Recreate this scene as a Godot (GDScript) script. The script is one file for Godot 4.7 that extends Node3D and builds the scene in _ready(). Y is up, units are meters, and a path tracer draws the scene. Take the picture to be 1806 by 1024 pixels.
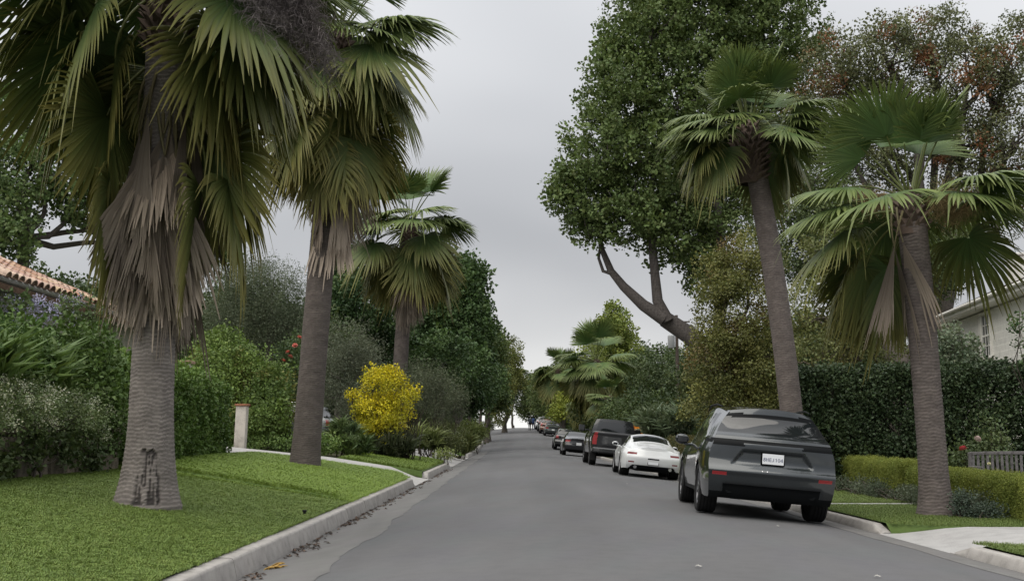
extends Node3D
# A residential street under an overcast sky: palms, hedges, parked cars. Units are metres; -z runs up the street.

const F := 2000.0          # focal length in photograph pixels (1806 x 1024)
const EYE := 1.13          # eye height over the crown of the road
const ROADC := 1.27        # x of the road's crown
const CAMBER := 0.0175
const KL := -2.65          # left gutter line
const KR := 5.2            # right gutter line
var pitch := atan(255.0 / 2000.0)
var nz := FastNoiseLite.new()
var taken := {}

func _ready():
	var t0 := Time.get_ticks_msec()
	nz.seed = 7
	nz.frequency = 1.0
	nz.noise_type = FastNoiseLite.TYPE_SIMPLEX_SMOOTH
	camera_and_light()
	make_materials()
	build_ground()
	build_left_side()
	build_right_side()
	build_trees()
	build_palms()
	build_vehicles()
	build_people()
	build_litter()
	print("built in ", Time.get_ticks_msec() - t0, " ms")

func camera_and_light():
	var cam := Camera3D.new()
	cam.name = "camera"
	add_child(cam)
	cam.position = Vector3(0, EYE, 0)
	cam.rotation = Vector3(pitch, 0, 0)
	cam.fov = rad_to_deg(2.0 * atan(512.0 / F))
	cam.near = 0.1
	cam.far = 3000.0
	cam.current = true
	var e := Environment.new()
	e.background_mode = Environment.BG_SKY
	e.tonemap_mode = Environment.TONE_MAPPER_LINEAR
	e.tonemap_exposure = 1.6
	e.sdfgi_enabled = true
	e.ssao_enabled = true
	e.ssil_enabled = true
	# overcast sky: three times brighter overhead than low down, thin bright cloud edge along the horizon, soft cloud relief
	var w := 768
	var h := 384
	var img := Image.create(w, h, false, Image.FORMAT_RGBF)
	var n := FastNoiseLite.new()
	n.seed = 21
	n.frequency = 1.0
	n.fractal_octaves = 4
	for y in h:
		var el := (0.5 - (y + 0.5) / h) * PI
		var se := sin(el)
		for x in w:
			var az := (x + 0.5) / w * TAU
			var c: Color
			if el > -0.01:
				var s := maxf(se, 0.0)
				var l := 0.218 * (1.0 + 3.5 * s)
				var k := 1.0 / (s + 0.22)
				var cl := n.get_noise_3d(cos(az) * k * 0.55, sin(az) * k * 0.55, 3.0)
				l *= 1.0 + 0.38 * cl
				var glow := exp(-s / 0.055) * (0.34 + 0.30 * n.get_noise_2d(cos(az) * 3.0 + 9.0, sin(az) * 3.0))
				var warm := clampf(glow * 2.0 + s * 0.8 + cl * 0.4, 0.0, 1.0)
				c = Color(0.955, 0.985, 1.045).lerp(Color(1.0, 1.0, 0.99), warm) * l + Color(1.0, 0.99, 0.95) * glow
			else:
				c = Color(0.10, 0.11, 0.08)
			img.set_pixel(x, y, c)
	var sm := PanoramaSkyMaterial.new()
	sm.panorama = ImageTexture.create_from_image(img)
	var sky := Sky.new()
	sky.sky_material = sm
	e.sky = sky
	var we := WorldEnvironment.new()
	we.name = "environment"
	we.environment = e
	add_child(we)
	var sun := DirectionalLight3D.new()
	sun.name = "sun"
	sun.light_energy = 0.5
	sun.light_angular_distance = 75.0
	sun.light_color = Color(1.0, 0.97, 0.92)
	sun.shadow_enabled = true
	add_child(sun)
	sun.look_at_from_position(Vector3(-16, 34, -8), Vector3(0, 0, -22))

# ---------------------------------------------------------------- geometry helpers

func px(x: float, y: float, d: float) -> Vector3:      # the point seen at a photograph pixel at d metres up the street
	var cx := (x - 903.0) / F
	var cy := (512.0 - y) / F
	var c := cos(pitch)
	var s := sin(pitch)
	var dir := Vector3(cx, cy * c + s, cy * s - c)
	return Vector3(0, EYE, 0) + dir * (d / -dir.z)

func cv(a: Array, x: float) -> float:                   # smooth monotone curve through [x, y] pairs
	var n := a.size()
	if x <= a[0][0]: return a[0][1]
	if x >= a[n - 1][0]: return a[n - 1][1]
	var i := 0
	while x > a[i + 1][0]: i += 1
	var h: float = a[i + 1][0] - a[i][0]
	var d: float = (a[i + 1][1] - a[i][1]) / h
	var m0 := d
	var m1 := d
	if i > 0:
		var e: float = (a[i][1] - a[i - 1][1]) / (a[i][0] - a[i - 1][0])
		m0 = 0.0 if e * d <= 0.0 else 2.0 * e * d / (e + d)
	if i < n - 2:
		var e2: float = (a[i + 2][1] - a[i + 1][1]) / (a[i + 2][0] - a[i + 1][0])
		m1 = 0.0 if e2 * d <= 0.0 else 2.0 * e2 * d / (e2 + d)
	var t: float = (x - a[i][0]) / h
	var t2 := t * t
	var t3 := t2 * t
	return (2 * t3 - 3 * t2 + 1) * a[i][1] + (t3 - 2 * t2 + t) * h * m0 + (3 * t2 - 2 * t3) * a[i + 1][1] + (t3 - t2) * h * m1

const RISE := [[0.0, 0.0], [62.0, 0.0], [88.0, 0.06], [104.0, 0.5], [121.0, 1.15], [150.0, 1.95], [172.0, 2.2], [195.0, 1.8], [260.0, -1.0], [700.0, -14.0]]

func rise(d: float) -> float: return cv(RISE, d)

func road_y(x: float, d: float) -> float: return rise(d) - CAMBER * (x - ROADC) * (x - ROADC)

func side_y(x: float, d: float) -> float:               # the ground on either side of the road
	var y: float
	if x < KL:
		var t := maxf(0.0, -2.9 - x)
		y = -0.03 + 0.15 * minf(t, 3.0) + 0.1 * clampf(t - 3.0, 0.0, 5.0) + 0.03 * clampf(t - 8.0, 0.0, 60.0)
	else:
		y = -0.125 + 0.02 * clampf(x - 9.0, 0.0, 60.0)
	return rise(d) + y

class MB extends RefCounted:
	var v := PackedVector3Array()
	var n := PackedVector3Array()
	var c := PackedColorArray()
	var i := PackedInt32Array()
	func tri(a: Vector3, b: Vector3, d: Vector3, col := Color.WHITE):
		var nn := (b - a).cross(d - a).normalized()
		var k := v.size()
		v.append_array([a, b, d]); n.append_array([nn, nn, nn]); c.append_array([col, col, col])
		i.append_array([k, k + 2, k + 1])
	func quad(a: Vector3, b: Vector3, d: Vector3, e: Vector3, col := Color.WHITE):
		var nn := (d - a).cross(e - b).normalized()
		var k := v.size()
		v.append_array([a, b, d, e]); n.append_array([nn, nn, nn, nn]); c.append_array([col, col, col, col])
		i.append_array([k, k + 2, k + 1, k, k + 3, k + 2])
	func out(p: Array, mid: Vector3, col := Color.WHITE):
		var m := Vector3.ZERO
		for q in p: m += q
		m /= p.size()
		var nn: Vector3 = (p[1] - p[0]).cross(p[2] - p[0])
		if nn.dot(m - mid) < 0: p.reverse()
		if p.size() == 3: tri(p[0], p[1], p[2], col)
		else: quad(p[0], p[1], p[2], p[3], col)
	func box(mid: Vector3, size: Vector3, col := Color.WHITE, bev := 0.0, bs := Basis.IDENTITY):
		var h := size * 0.5
		if bev <= 0.0:
			for a in 3:
				for s in [-1.0, 1.0]:
					var p := []
					for q in [[-1, -1], [1, -1], [1, 1], [-1, 1]]:
						var o := Vector3.ZERO
						o[a] = s * h[a]; o[(a + 1) % 3] = q[0] * h[(a + 1) % 3]; o[(a + 2) % 3] = q[1] * h[(a + 2) % 3]
						p.append(mid + bs * o)
					out(p, mid, col)
			return
		var vx := func(s: Vector3, a: int) -> Vector3:
			var o := Vector3(s.x * h.x, s.y * h.y, s.z * h.z)
			for k in 3:
				if k != a: o[k] -= s[k] * bev
			return mid + bs * o
		for a in 3:
			var b := (a + 1) % 3
			var g := (a + 2) % 3
			for s in [-1.0, 1.0]:
				var p := []
				for q in [[-1, -1], [1, -1], [1, 1], [-1, 1]]:
					var sg := Vector3.ZERO
					sg[a] = s; sg[b] = q[0]; sg[g] = q[1]
					p.append(vx.call(sg, a))
				out(p, mid, col)
				for s2 in [-1.0, 1.0]:
					var s0 := Vector3.ZERO
					s0[a] = s; s0[b] = s2; s0[g] = -1
					var s1 := s0
					s1[g] = 1
					out([vx.call(s0, a), vx.call(s1, a), vx.call(s1, b), vx.call(s0, b)], mid, col)
		for sx in [-1.0, 1.0]:
			for sy in [-1.0, 1.0]:
				for sz in [-1.0, 1.0]:
					var sg := Vector3(sx, sy, sz)
					out([vx.call(sg, 0), vx.call(sg, 1), vx.call(sg, 2)], mid, col)
	func grid(p: Array, cols = null, flip := false, wrap := false, keep = null):
		# p: rows of points; smooth normals; keep(r, c) chooses cells
		var R := p.size()
		var C: int = p[0].size()
		var k := v.size()
		for r in R:
			for q in C:
				var a: Vector3 = p[mini(r + 1, R - 1)][q] - p[maxi(r - 1, 0)][q]
				var b: Vector3
				if wrap: b = p[r][(q + 1) % (C - 1)] - p[r][(q - 1 + C - 1) % (C - 1)]
				else: b = p[r][mini(q + 1, C - 1)] - p[r][maxi(q - 1, 0)]
				var nn := b.cross(a)
				if nn.length() < 1e-10:
					nn = Vector3.UP
				nn = nn.normalized()
				v.append(p[r][q]); n.append(-nn if flip else nn)
				c.append(cols[r][q] if cols is Array else (cols if cols is Color else Color.WHITE))
		for r in R - 1:
			for q in C - 1:
				if keep != null and not keep.call(r, q): continue
				var a := k + r * C + q
				if flip: i.append_array([a, a + C + 1, a + C, a, a + 1, a + C + 1])
				else: i.append_array([a, a + C, a + C + 1, a, a + C + 1, a + 1])
	func tube(pts: Array, rad: Array, seg := 8, col := Color.WHITE, cap := true):
		var rows := []
		var up := Vector3(0.31, 0.2, 0.93)
		for k in pts.size():
			var t: Vector3 = (pts[mini(k + 1, pts.size() - 1)] - pts[maxi(k - 1, 0)]).normalized()
			up = (up - t * up.dot(t))
			if up.length() < 0.01: up = t.cross(Vector3(0.6, 0.1, 0.2))
			up = up.normalized()
			var sd := t.cross(up)
			var row := PackedVector3Array()
			for q in seg + 1:
				var a := TAU * (q % seg) / seg
				row.append(pts[k] + (up * cos(a) + sd * sin(a)) * rad[k])
			rows.append(row)
		grid(rows, col, false, true)
		if cap:
			for e in [0, pts.size() - 1]:
				for q in seg:
					if e == 0: tri(pts[0], rows[0][q + 1], rows[0][q], col)
					else: tri(pts[e], rows[e][q], rows[e][q + 1], col)
	func lathe(prof: Array, seg := 24, axis := Basis.IDENTITY, at := Vector3.ZERO, col := Color.WHITE):   # prof: [radius, height]; turns about y
		var rows := []
		for p in prof:
			var row := PackedVector3Array()
			for q in seg + 1:
				var a := TAU * (q % seg) / seg
				row.append(at + axis * Vector3(cos(a) * p[0], p[1], -sin(a) * p[0]))
			rows.append(row)
		grid(rows, col, false, true)
	func mesh() -> ArrayMesh:
		var m := ArrayMesh.new()
		if v.is_empty() or i.is_empty(): return m
		var arr := []
		arr.resize(Mesh.ARRAY_MAX)
		arr[Mesh.ARRAY_VERTEX] = v; arr[Mesh.ARRAY_NORMAL] = n; arr[Mesh.ARRAY_COLOR] = c; arr[Mesh.ARRAY_INDEX] = i
		m.add_surface_from_arrays(Mesh.PRIMITIVE_TRIANGLES, arr)
		return m

func numbered(s: String) -> String:
	if not taken.has(s):
		taken[s] = 0
		return s
	taken[s] += 1
	return "%s_%03d" % [s, taken[s]]

func tag(o: Node, label: String, category: String, group := "", kind := ""):
	if label: o.set_meta("label", label)
	if category: o.set_meta("category", category)
	if group: o.set_meta("group", group)
	if kind: o.set_meta("kind", kind)

func thing(called: String, label: String, category: String, at := Vector3.ZERO, group := "") -> Node3D:
	var o := Node3D.new()
	o.name = numbered(called)
	add_child(o)
	o.position = at
	tag(o, label, category, group)
	return o

func part(called: String, m, mat: Material, parent: Node) -> MeshInstance3D:
	var o := MeshInstance3D.new()
	o.name = called
	o.mesh = m.mesh() if m is MB else m
	o.material_override = mat
	parent.add_child(o, true)
	return o

func struct(called: String, m, mat: Material) -> MeshInstance3D:
	var o := MeshInstance3D.new()
	o.name = numbered(called)
	o.mesh = m.mesh() if m is MB else m
	o.material_override = mat
	o.set_meta("kind", "structure")
	add_child(o)
	return o

# ---------------------------------------------------------------- materials

var M := {}

func srgb(c: Color) -> Color: return c.linear_to_srgb()

func two_noise(seed_: int, fa: float, fb: float, wb: float, lo: float, hi: float, size := 512) -> ImageTexture:
	var a := FastNoiseLite.new()
	a.seed = seed_; a.frequency = fa; a.fractal_octaves = 3
	var b := FastNoiseLite.new()
	b.seed = seed_ + 5; b.frequency = fb; b.fractal_octaves = 4
	var ia := a.get_seamless_image(size, size).get_data()
	var ib := b.get_seamless_image(size, size).get_data()
	var o := PackedByteArray()
	o.resize(size * size)
	for k in size * size:
		var t := (ia[k] * (1.0 - wb) + ib[k] * wb) / 255.0
		o[k] = int(255.0 * clampf(lo + (hi - lo) * t, 0.0, 1.0))
	var im := Image.create_from_data(size, size, false, Image.FORMAT_L8, o)
	im.convert(Image.FORMAT_RGB8)
	return ImageTexture.create_from_image(im)

func bump(seed_: int, f: float, s: float, size := 512) -> ImageTexture:
	var a := FastNoiseLite.new()
	a.seed = seed_; a.frequency = f; a.fractal_octaves = 4
	var im := a.get_seamless_image(size, size)
	im.convert(Image.FORMAT_RGBA8)
	im.bump_map_to_normal_map(s)
	return ImageTexture.create_from_image(im)

func mat(col: Color, rough := 0.85, tex: Texture2D = null, norm: Texture2D = null, tile := 2.0, vc := true) -> StandardMaterial3D:
	var m := StandardMaterial3D.new()
	m.albedo_color = srgb(col)
	m.roughness = rough
	m.vertex_color_use_as_albedo = vc
	m.metallic_specular = 0.4
	if tex or norm:
		m.uv1_triplanar = true
		m.uv1_world_triplanar = true
		m.uv1_scale = Vector3.ONE / tile
	if tex: m.albedo_texture = tex
	if norm:
		m.normal_enabled = true
		m.normal_texture = norm
		m.normal_scale = 0.7
	return m

func leaf_mat(rough := 0.55, back := 0.5) -> StandardMaterial3D:
	var m := StandardMaterial3D.new()
	m.vertex_color_use_as_albedo = true
	m.roughness = rough
	m.metallic_specular = 0.35
	m.cull_mode = BaseMaterial3D.CULL_DISABLED
	m.backlight_enabled = true
	m.backlight = Color(back, back, back * 0.8)
	return m

func make_materials():
	var grit := two_noise(3, 0.35, 0.02, 0.45, 0.55, 1.4, 1024)
	var cloudy := two_noise(11, 0.09, 0.012, 0.6, 0.5, 1.35)
	var fine := bump(5, 0.3, 3.0)
	var coarse := bump(8, 0.05, 5.0)
	M.asphalt = mat(Color(1, 1, 1), 0.93, two_noise(13, 0.4, 0.015, 0.25, 0.78, 1.22, 1024), bump(5, 0.45, 1.0), 4.3)
	M.asphalt.normal_scale = 0.25
	M.concrete = mat(Color(1, 1, 1), 0.9, two_noise(71, 0.2, 0.015, 0.5, 0.82, 1.12), bump(15, 0.4, 1.0), 3.1)
	M.kerb = mat(Color(1, 1, 1), 0.92, two_noise(61, 0.25, 0.02, 0.5, 0.74, 1.2), null, 1.9)
	M.soil = mat(Color(1, 1, 1), 1.0, grit, coarse, 2.3)
	M.turf = mat(Color(1, 1, 1), 1.0, grit, fine, 1.7)
	M.stone = mat(Color(1, 1, 1), 0.95, cloudy, coarse, 0.9)
	M.plaster = mat(Color(1, 1, 1), 0.9, two_noise(31, 0.06, 0.01, 0.6, 0.75, 1.15), fine, 2.0)
	M.bark = mat(Color(1, 1, 1), 0.95, cloudy, coarse, 0.7)
	M.palm_bark = mat(Color(1, 1, 1), 0.95, two_noise(51, 0.2, 0.03, 0.5, 0.72, 1.2), null, 0.9)
	M.boards = mat(Color(1, 1, 1), 0.7, two_noise(41, 0.05, 0.01, 0.5, 0.85, 1.1), null, 1.5)
	M.clay = mat(Color(1, 1, 1), 0.9, cloudy, fine, 0.8)
	M.shingle = mat(Color(1, 1, 1), 0.95, cloudy, coarse, 0.8)
	M.wood = mat(Color(1, 1, 1), 0.85, cloudy, null, 0.5)
	M.plain = mat(Color(1, 1, 1), 0.8)
	M.leaf = leaf_mat(0.5, 0.62)
	M.leaf_glossy = leaf_mat(0.36, 0.4)
	M.frond = leaf_mat(0.45, 0.5)
	M.dead = leaf_mat(0.9, 0.2)
	M.petal = leaf_mat(0.7, 0.5)
	M.tyre = mat(Color(0.012, 0.012, 0.013), 0.85)
	M.rubber = mat(Color(0.01, 0.01, 0.011), 0.7)
	M.glass = mat(Color(0.012, 0.014, 0.016), 0.04)
	M.glass.metallic_specular = 0.6
	M.pane = mat(Color(0.03, 0.035, 0.04), 0.05)
	M.rim = mat(Color(0.16, 0.16, 0.17), 0.3)
	M.rim.metallic = 0.8
	M.chrome = mat(Color(0.6, 0.6, 0.62), 0.15)
	M.chrome.metallic = 1.0
	M.red_lamp = mat(Color(0.30, 0.012, 0.015), 0.12)
	M.red_lamp.clearcoat_enabled = true
	M.clear_lamp = mat(Color(0.5, 0.5, 0.5), 0.12)
	M.black_trim = mat(Color(0.008, 0.009, 0.010), 0.5)
	M.black_trim.metallic_specular = 0.2
	M.plate = mat(Color(0.75, 0.77, 0.8), 0.4)
	M.ink = mat(Color(0.02, 0.03, 0.12), 0.6)

func paint(col: Color, metal := 0.0, rough := 0.3) -> StandardMaterial3D:
	var m := StandardMaterial3D.new()
	m.albedo_color = srgb(col)
	m.metallic = metal
	m.roughness = rough
	m.clearcoat_enabled = true
	m.clearcoat = 1.0
	m.clearcoat_roughness = 0.05
	return m

# ---------------------------------------------------------------- ground, road, kerbs, lawns

func sheet(xs: Array, ds: Array, yf: Callable, cf: Callable, skirt := 0.0) -> MB:
	var m := MB.new()
	var p := []
	var c := []
	if skirt > 0.0:
		ds = [ds[0] - 0.001] + ds + [ds[-1] + 0.001]
	for k in ds.size():
		var d: float = ds[k]
		var row := PackedVector3Array()
		var cr := []
		for x in xs:
			row.append(Vector3(x, yf.call(x, d) - (skirt if k == 0 or k == ds.size() - 1 else 0.0), -d))
			cr.append(cf.call(x, d))
		p.append(row); c.append(cr)
	m.grid(p, c)
	return m

func steps(a: float, b: float, s: float) -> Array:
	var n := maxi(1, int(ceil((b - a) / s)))
	var r := []
	for k in n + 1: r.append(lerpf(a, b, float(k) / n))
	return r

func grey(v: float, warm := 0.0) -> Color: return Color(v * (1.0 + warm), v, v * (1.0 - warm))

func kerb(parent: Node, left: bool, a: float, b: float, h0: float, h1: float, rng: RandomNumberGenerator):
	var m := MB.new()
	var s := -1.0 if left else 1.0
	var k := KL if left else KR
	var top := 0.22 if left else 0.13
	var w := 0.25 if left else 0.19
	var j := rng.randf_range(-0.004, 0.004)
	var jx := rng.randf_range(-0.006, 0.006)
	var col := grey(rng.randf_range(0.30, 0.36), 0.05)
	var rows := []
	var kc := []
	for d in steps(a + 0.006, b - 0.006, 0.22 if b < 45 else 4.0):
		var f := lerpf(h0, h1, (d - a) / (b - a))
		var g := road_y(k, d)
		var hh := top * f + j
		var wob := 0.006 * nz.get_noise_2d(d * 0.6, 4.0)
		var row := PackedVector3Array()
		for q in [[0.0, -0.12], [0.004, 0.02], [0.045, hh - 0.03], [0.055, hh - 0.008], [0.08, hh], [w - 0.02, hh], [w, hh - 0.02], [w, -0.12]]:
			row.append(Vector3(k + s * (q[0] + wob) + jx, g + q[1], -d))
		rows.append(row)
		var cr := []
		for q in 8: cr.append(col * (1.0 + 0.22 * nz.get_noise_2d(d * 1.6 + q * 0.25, q * 0.5) + 0.16 * nz.get_noise_2d(d * 5.0, q * 0.9 + 4.0)))
		kc.append(cr)
	m.grid(rows, kc, left)
	for e in [0, rows.size() - 1]:
		for q in 7:
			var mid := Vector3(k + s * 0.12, rows[e][0].y, rows[e][0].z)
			var out := Vector3(0, 0, 1.0 if e == 0 else -1.0)
			m.out([rows[e][q], rows[e][q + 1], mid], mid - out, col)
	part("kerb_segment", m, M.kerb, parent)

func kerb_run(left: bool, runs: Array, called: String):
	var o := Node3D.new()
	o.name = numbered(called)
	o.set_meta("kind", "structure")
	add_child(o)
	var rng := RandomNumberGenerator.new()
	rng.seed = 12 if left else 13
	for r in runs:
		var d: float = r[0]
		while d < r[1] - 0.01:
			var l := rng.randf_range(1.7, 3.0) if d < 45 else 7.0
			var e := minf(d + l, r[1])
			if r[1] - e < 0.5: e = r[1]
			var h0 := 0.25 if (d == r[0] and r[0] > 8.0) else 1.0
			var h1 := 0.2 if (e == r[1] and r[1] < 160.0) else 1.0
			if h1 < 1.0 and e - d > 0.9:
				kerb(o, left, d, e - 0.5, h0 if e - d < 1.2 else 1.0, 1.0, rng)
				kerb(o, left, e - 0.5, e, 1.0, h1, rng)
			elif h0 < 1.0 and e - d > 0.9:
				kerb(o, left, d, d + 0.45, h0, 1.0, rng)
				kerb(o, left, d + 0.45, e, 1.0, 1.0, rng)
			else:
				kerb(o, left, d, e, h0, h1, rng)
			d = e

func grass_on(called: String, label: String, xa: float, xb: float, da: float, db: float, yf: Callable, dens: float, col: Color, seed_: int, hgt := 1.0):
	var rng := RandomNumberGenerator.new()
	rng.seed = seed_
	var tuft := MB.new()
	for k in 11:
		var a := rng.randf() * TAU
		var o := Vector3(rng.randf_range(-0.03, 0.03), 0, rng.randf_range(-0.03, 0.03))
		var h := rng.randf_range(0.016, 0.034)
		var l := Vector3(cos(a), 0, sin(a)) * h * rng.randf_range(0.3, 1.1)
		var sd := Vector3(-sin(a), 0, cos(a)) * 0.0028
		var v := rng.randf_range(0.75, 1.25)
		var cc := Color(v * rng.randf_range(0.9, 1.2), v, v * 0.9)
		tuft.tri(o - sd, o + sd, o + l * 0.5 + Vector3(0, h * 0.75, 0), cc)
		tuft.tri(o + l * 0.5 + Vector3(0, h * 0.75, 0) - sd, o + l * 0.5 + Vector3(0, h * 0.75, 0) + sd, o + l + Vector3(0, h, 0), cc)
	var xf := []
	var cs := []
	var n := int((xb - xa) * (db - da) * dens)
	for k in n:
		var x := rng.randf_range(xa, xb)
		var d := rng.randf_range(da, db)
		if absf(x) > d * 0.5: continue
		if x > 0.0 and d > flare(x, 13.6, 12.76) and d < flare(x, 16.5, 15.7): continue
		if d > 18.0 and rng.randf() > 18.0 / d * 1.1: continue
		var s := rng.randf_range(0.7, 1.35) * hgt * (1.0 + clampf((d - 15.0) * 0.02, 0.0, 0.5))
		var b := Basis(Vector3.UP, rng.randf() * TAU).scaled(Vector3(s * 1.25, s, s * 1.25))
		xf.append(Transform3D(b, Vector3(x, yf.call(x, d) - 0.004, -d)))
		var p := nz.get_noise_2d(x * 0.9, d * 0.9) * 0.5 + nz.get_noise_2d(x * 3.1, d * 3.1) * 0.35
		var v := 1.0 + 0.25 * p + rng.randf_range(-0.12, 0.12)
		var c := col * v
		c = c.lerp(Color(0.20, 0.19, 0.07), clampf(p * 0.5 + rng.randf_range(-0.2, 0.12), 0.0, 0.5))
		cs.append(c)
	var o := scatter(called, tuft.mesh(), M.leaf, xf, cs, self)
	o.name = numbered(called)
	tag(o, label, "grass", "", "stuff")

func scatter(called: String, mesh: Mesh, material: Material, xf: Array, cs: Array, parent: Node) -> MultiMeshInstance3D:
	var mm := MultiMesh.new()
	mm.transform_format = MultiMesh.TRANSFORM_3D
	mm.use_colors = true
	mm.mesh = mesh
	mm.instance_count = xf.size()
	for k in xf.size():
		mm.set_instance_transform(k, xf[k])
		var c: Color = cs[k]
		mm.set_instance_color(k, Color(c.r, c.g, c.b, 1))
	var o := MultiMeshInstance3D.new()
	o.name = called
	o.multimesh = mm
	o.material_override = material
	o.set_meta("kind", "stuff")
	parent.add_child(o, true)
	return o

func flare(x: float, a: float, b: float) -> float: return lerpf(a, b, clampf((x - KR) / 1.1, 0.0, 1.0))

func slant_lawn(xa: float, xb: float, d0: Callable, d1: Callable, cf: Callable) -> MB:
	var p := []
	var gc := []
	for k in 24:
		var row := PackedVector3Array()
		var cr := []
		for x in steps(xa, xb, 0.2):
			var d: float = lerpf(d0.call(x), d1.call(x), clampf((k - 1.0) / 21.0, 0.0, 1.0))
			var near_drive := absf(d - 14.6) < 2.0 and (k < 2 or k > 21)
			var y := minf(side_y(x, d) + 0.01, drive_ry(x, d) + 0.015) if near_drive else side_y(x, d) + 0.01
			row.append(Vector3(x, y - (0.1 if k == 0 or k == 23 else 0.0), -d))
			cr.append(cf.call(x, d))
		p.append(row); gc.append(cr)
	var m := MB.new()
	m.grid(p, gc)
	return m

func lawn1_y(x: float, d: float) -> float: return side_y(x, d) + 0.012 * nz.get_noise_2d(x * 0.7, d * 0.7)

func lawn2_y(x: float, d: float) -> float:
	var e := lawn2_edge(x)
	return side_y(x, d) + 0.085 * smoothstep(-0.02, 0.25, d - e) * smoothstep(2.86, 3.25, -x) + 0.015 * nz.get_noise_2d(x * 0.7, d * 0.7 + 40) + 0.004

func lawn2_edge(x: float) -> float: return 20.1 + 0.12 * nz.get_noise_2d(x * 1.3, 3.0) - 0.12 * (x + 2.9)

func drive_y(x: float, d: float) -> float:
	return lerpf(road_y(KL, d) + 0.012, side_y(x, d) + 0.03, smoothstep(0.0, 1.0, clampf((KL - x) / 1.3, 0.0, 1.0)))

func drive_ry(x: float, d: float) -> float:
	return lerpf(road_y(KR, d) + 0.012, side_y(x, d) + 0.025, smoothstep(0.0, 1.0, clampf((x - KR) / 1.1, 0.0, 1.0)))

func build_ground():
	# terrain under everything
	var xs := [-900.0, -300.0, -120.0, -60.0, -40.0, -25.0, -18.0, -14.0, -11.0, -9.0, -7.5, -6.0, -5.0, -4.0, -3.2, -2.92, -2.9, -2.0, 1.27, 4.5, 5.38, 5.4, 6.0, 7.0, 9.0, 12.0, 18.0, 30.0, 60.0, 120.0, 300.0, 900.0]
	var ds := [-300.0, -60.0, -20.0]
	ds.append_array(steps(-10, 60, 2.5)); ds.append_array(steps(62, 260, 4)); ds.append_array([320.0, 450.0, 700.0, 1500.0])
	var cuts := [[12.7, 16.45], [31.75, 36.55], [49.55, 64.7], [66.25, 69.95]]
	for c in cuts: ds.append_array([c[0] - 0.02, c[0], c[1], c[1] + 0.02])
	ds.sort()
	struct("ground", sheet(xs, ds, func(x, d):
		if x > -2.91 and x < 5.39: return rise(d) - 0.6
		for c in cuts:
			if d >= c[0] and d <= c[1]:
				if x < 0.0 and c[0] > 20.0: return drive_y(x, d) - 0.09
				if x > 0.0 and c[0] < 20.0: return drive_ry(x, d) - 0.09
		return side_y(x, d) - 0.05, func(x, d):
		return Color(0.06, 0.05, 0.03).lerp(Color(0.05, 0.065, 0.025), 0.5 + 0.5 * nz.get_noise_2d(x * 0.3, d * 0.3))), M.soil)
	# road
	xs = steps(KL, KR, 0.33)
	ds = steps(-14, 90, 0.9); ds.append_array(steps(92, 330, 3.0))
	struct("road", sheet(xs, ds, func(x, d): return road_y(x, d), func(x, d):
		var v := 0.118 * (1.0 + 0.13 * nz.get_noise_2d(x * 0.35, d * 0.10) + 0.09 * nz.get_noise_2d(x * 1.5 + 7, d * 0.4) + 0.10 * nz.get_noise_2d(x * 1.1, d * 0.02 + 30.0))
		return Color(v * 0.985, v * 0.995, v * 1.035)), M.asphalt)
	# older, paler strip of surfacing along the left gutter, with its broken edge
	var rows := []
	var cc := []
	for d in steps(5.0, 88.0, 0.3):
		var w := 0.86 + 0.13 * nz.get_noise_2d(d * 0.35, 9.0) + 0.05 * nz.get_noise_2d(d * 1.9, 2.0)
		var row := PackedVector3Array()
		var cr := []
		for f in [0.0, 0.25, 0.5, 0.75, 0.97, 1.0]:
			var x: float = KL + 0.002 + w * f
			row.append(Vector3(x, road_y(x, d) + (0.012 if f < 0.99 else 0.003) + 0.004 * nz.get_noise_2d(x * 2, d), -d))
			var v := 0.145 * (1.0 + 0.2 * nz.get_noise_2d(x * 2.0, d * 0.8))
			cr.append(Color(v * 1.01, v, v * 0.985))
		rows.append(row); cc.append(cr)
	var st := MB.new()
	st.grid(rows, cc)
	struct("gutter_strip", st, M.asphalt)
	rows = []
	cc = []
	for d in steps(4.0, 60.0, 0.4):
		var w := 0.45 + 0.07 * nz.get_noise_2d(d * 0.35, 29.0)
		var row := PackedVector3Array()
		var cr := []
		for f in [1.0, 0.97, 0.6, 0.3, 0.0]:
			var x: float = KR - 0.002 - w * f
			row.append(Vector3(x, road_y(x, d) + (0.012 if f < 0.99 else 0.003), -d))
			var v := 0.15 * (1.0 + 0.2 * nz.get_noise_2d(x * 2.0, d * 0.8))
			cr.append(grey(v, 0.02))
		rows.append(row); cc.append(cr)
	st = MB.new()
	st.grid(rows, cc)
	struct("gutter_strip", st, M.concrete)
	kerb_run(true, [[4.0, 31.7], [36.6, 49.5], [64.8, 66.2], [70.0, 168.0]], "kerb")
	kerb_run(false, [[3.0, 13.75], [16.35, 168.0]], "kerb")
	# lawns
	var green := func(x, d): return Color(0.085, 0.13, 0.036) * (1.0 + 0.3 * nz.get_noise_2d(x * 1.2, d * 1.2))
	struct("lawn", sheet(steps(-6.98, -2.865, 0.25), steps(4.0, 20.35, 0.4), lawn1_y, green), M.turf)
	var p := []
	var gc := []
	for k in 40:
		var row := PackedVector3Array()
		var gr := []
		for x in steps(-7.3, -2.865, 0.22):
			var e := lawn2_edge(x)
			var d := e + 0.02 + (31.75 - e) * pow(maxf(0.0, k - 1.0) / 38.0, 1.4)
			if k == 0: row.append(Vector3(x, side_y(x, e) - 0.03, -e))
			else: row.append(Vector3(x, lawn2_y(x, d) + (0.06 * smoothstep(2.86, 3.25, -x) if k == 1 else 0.0), -d))
			gr.append(green.call(x, d) * 1.15)
		p.append(row); gc.append(gr)
	var l2 := MB.new()
	l2.grid(p, gc)
	struct("lawn", l2, M.turf)
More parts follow.
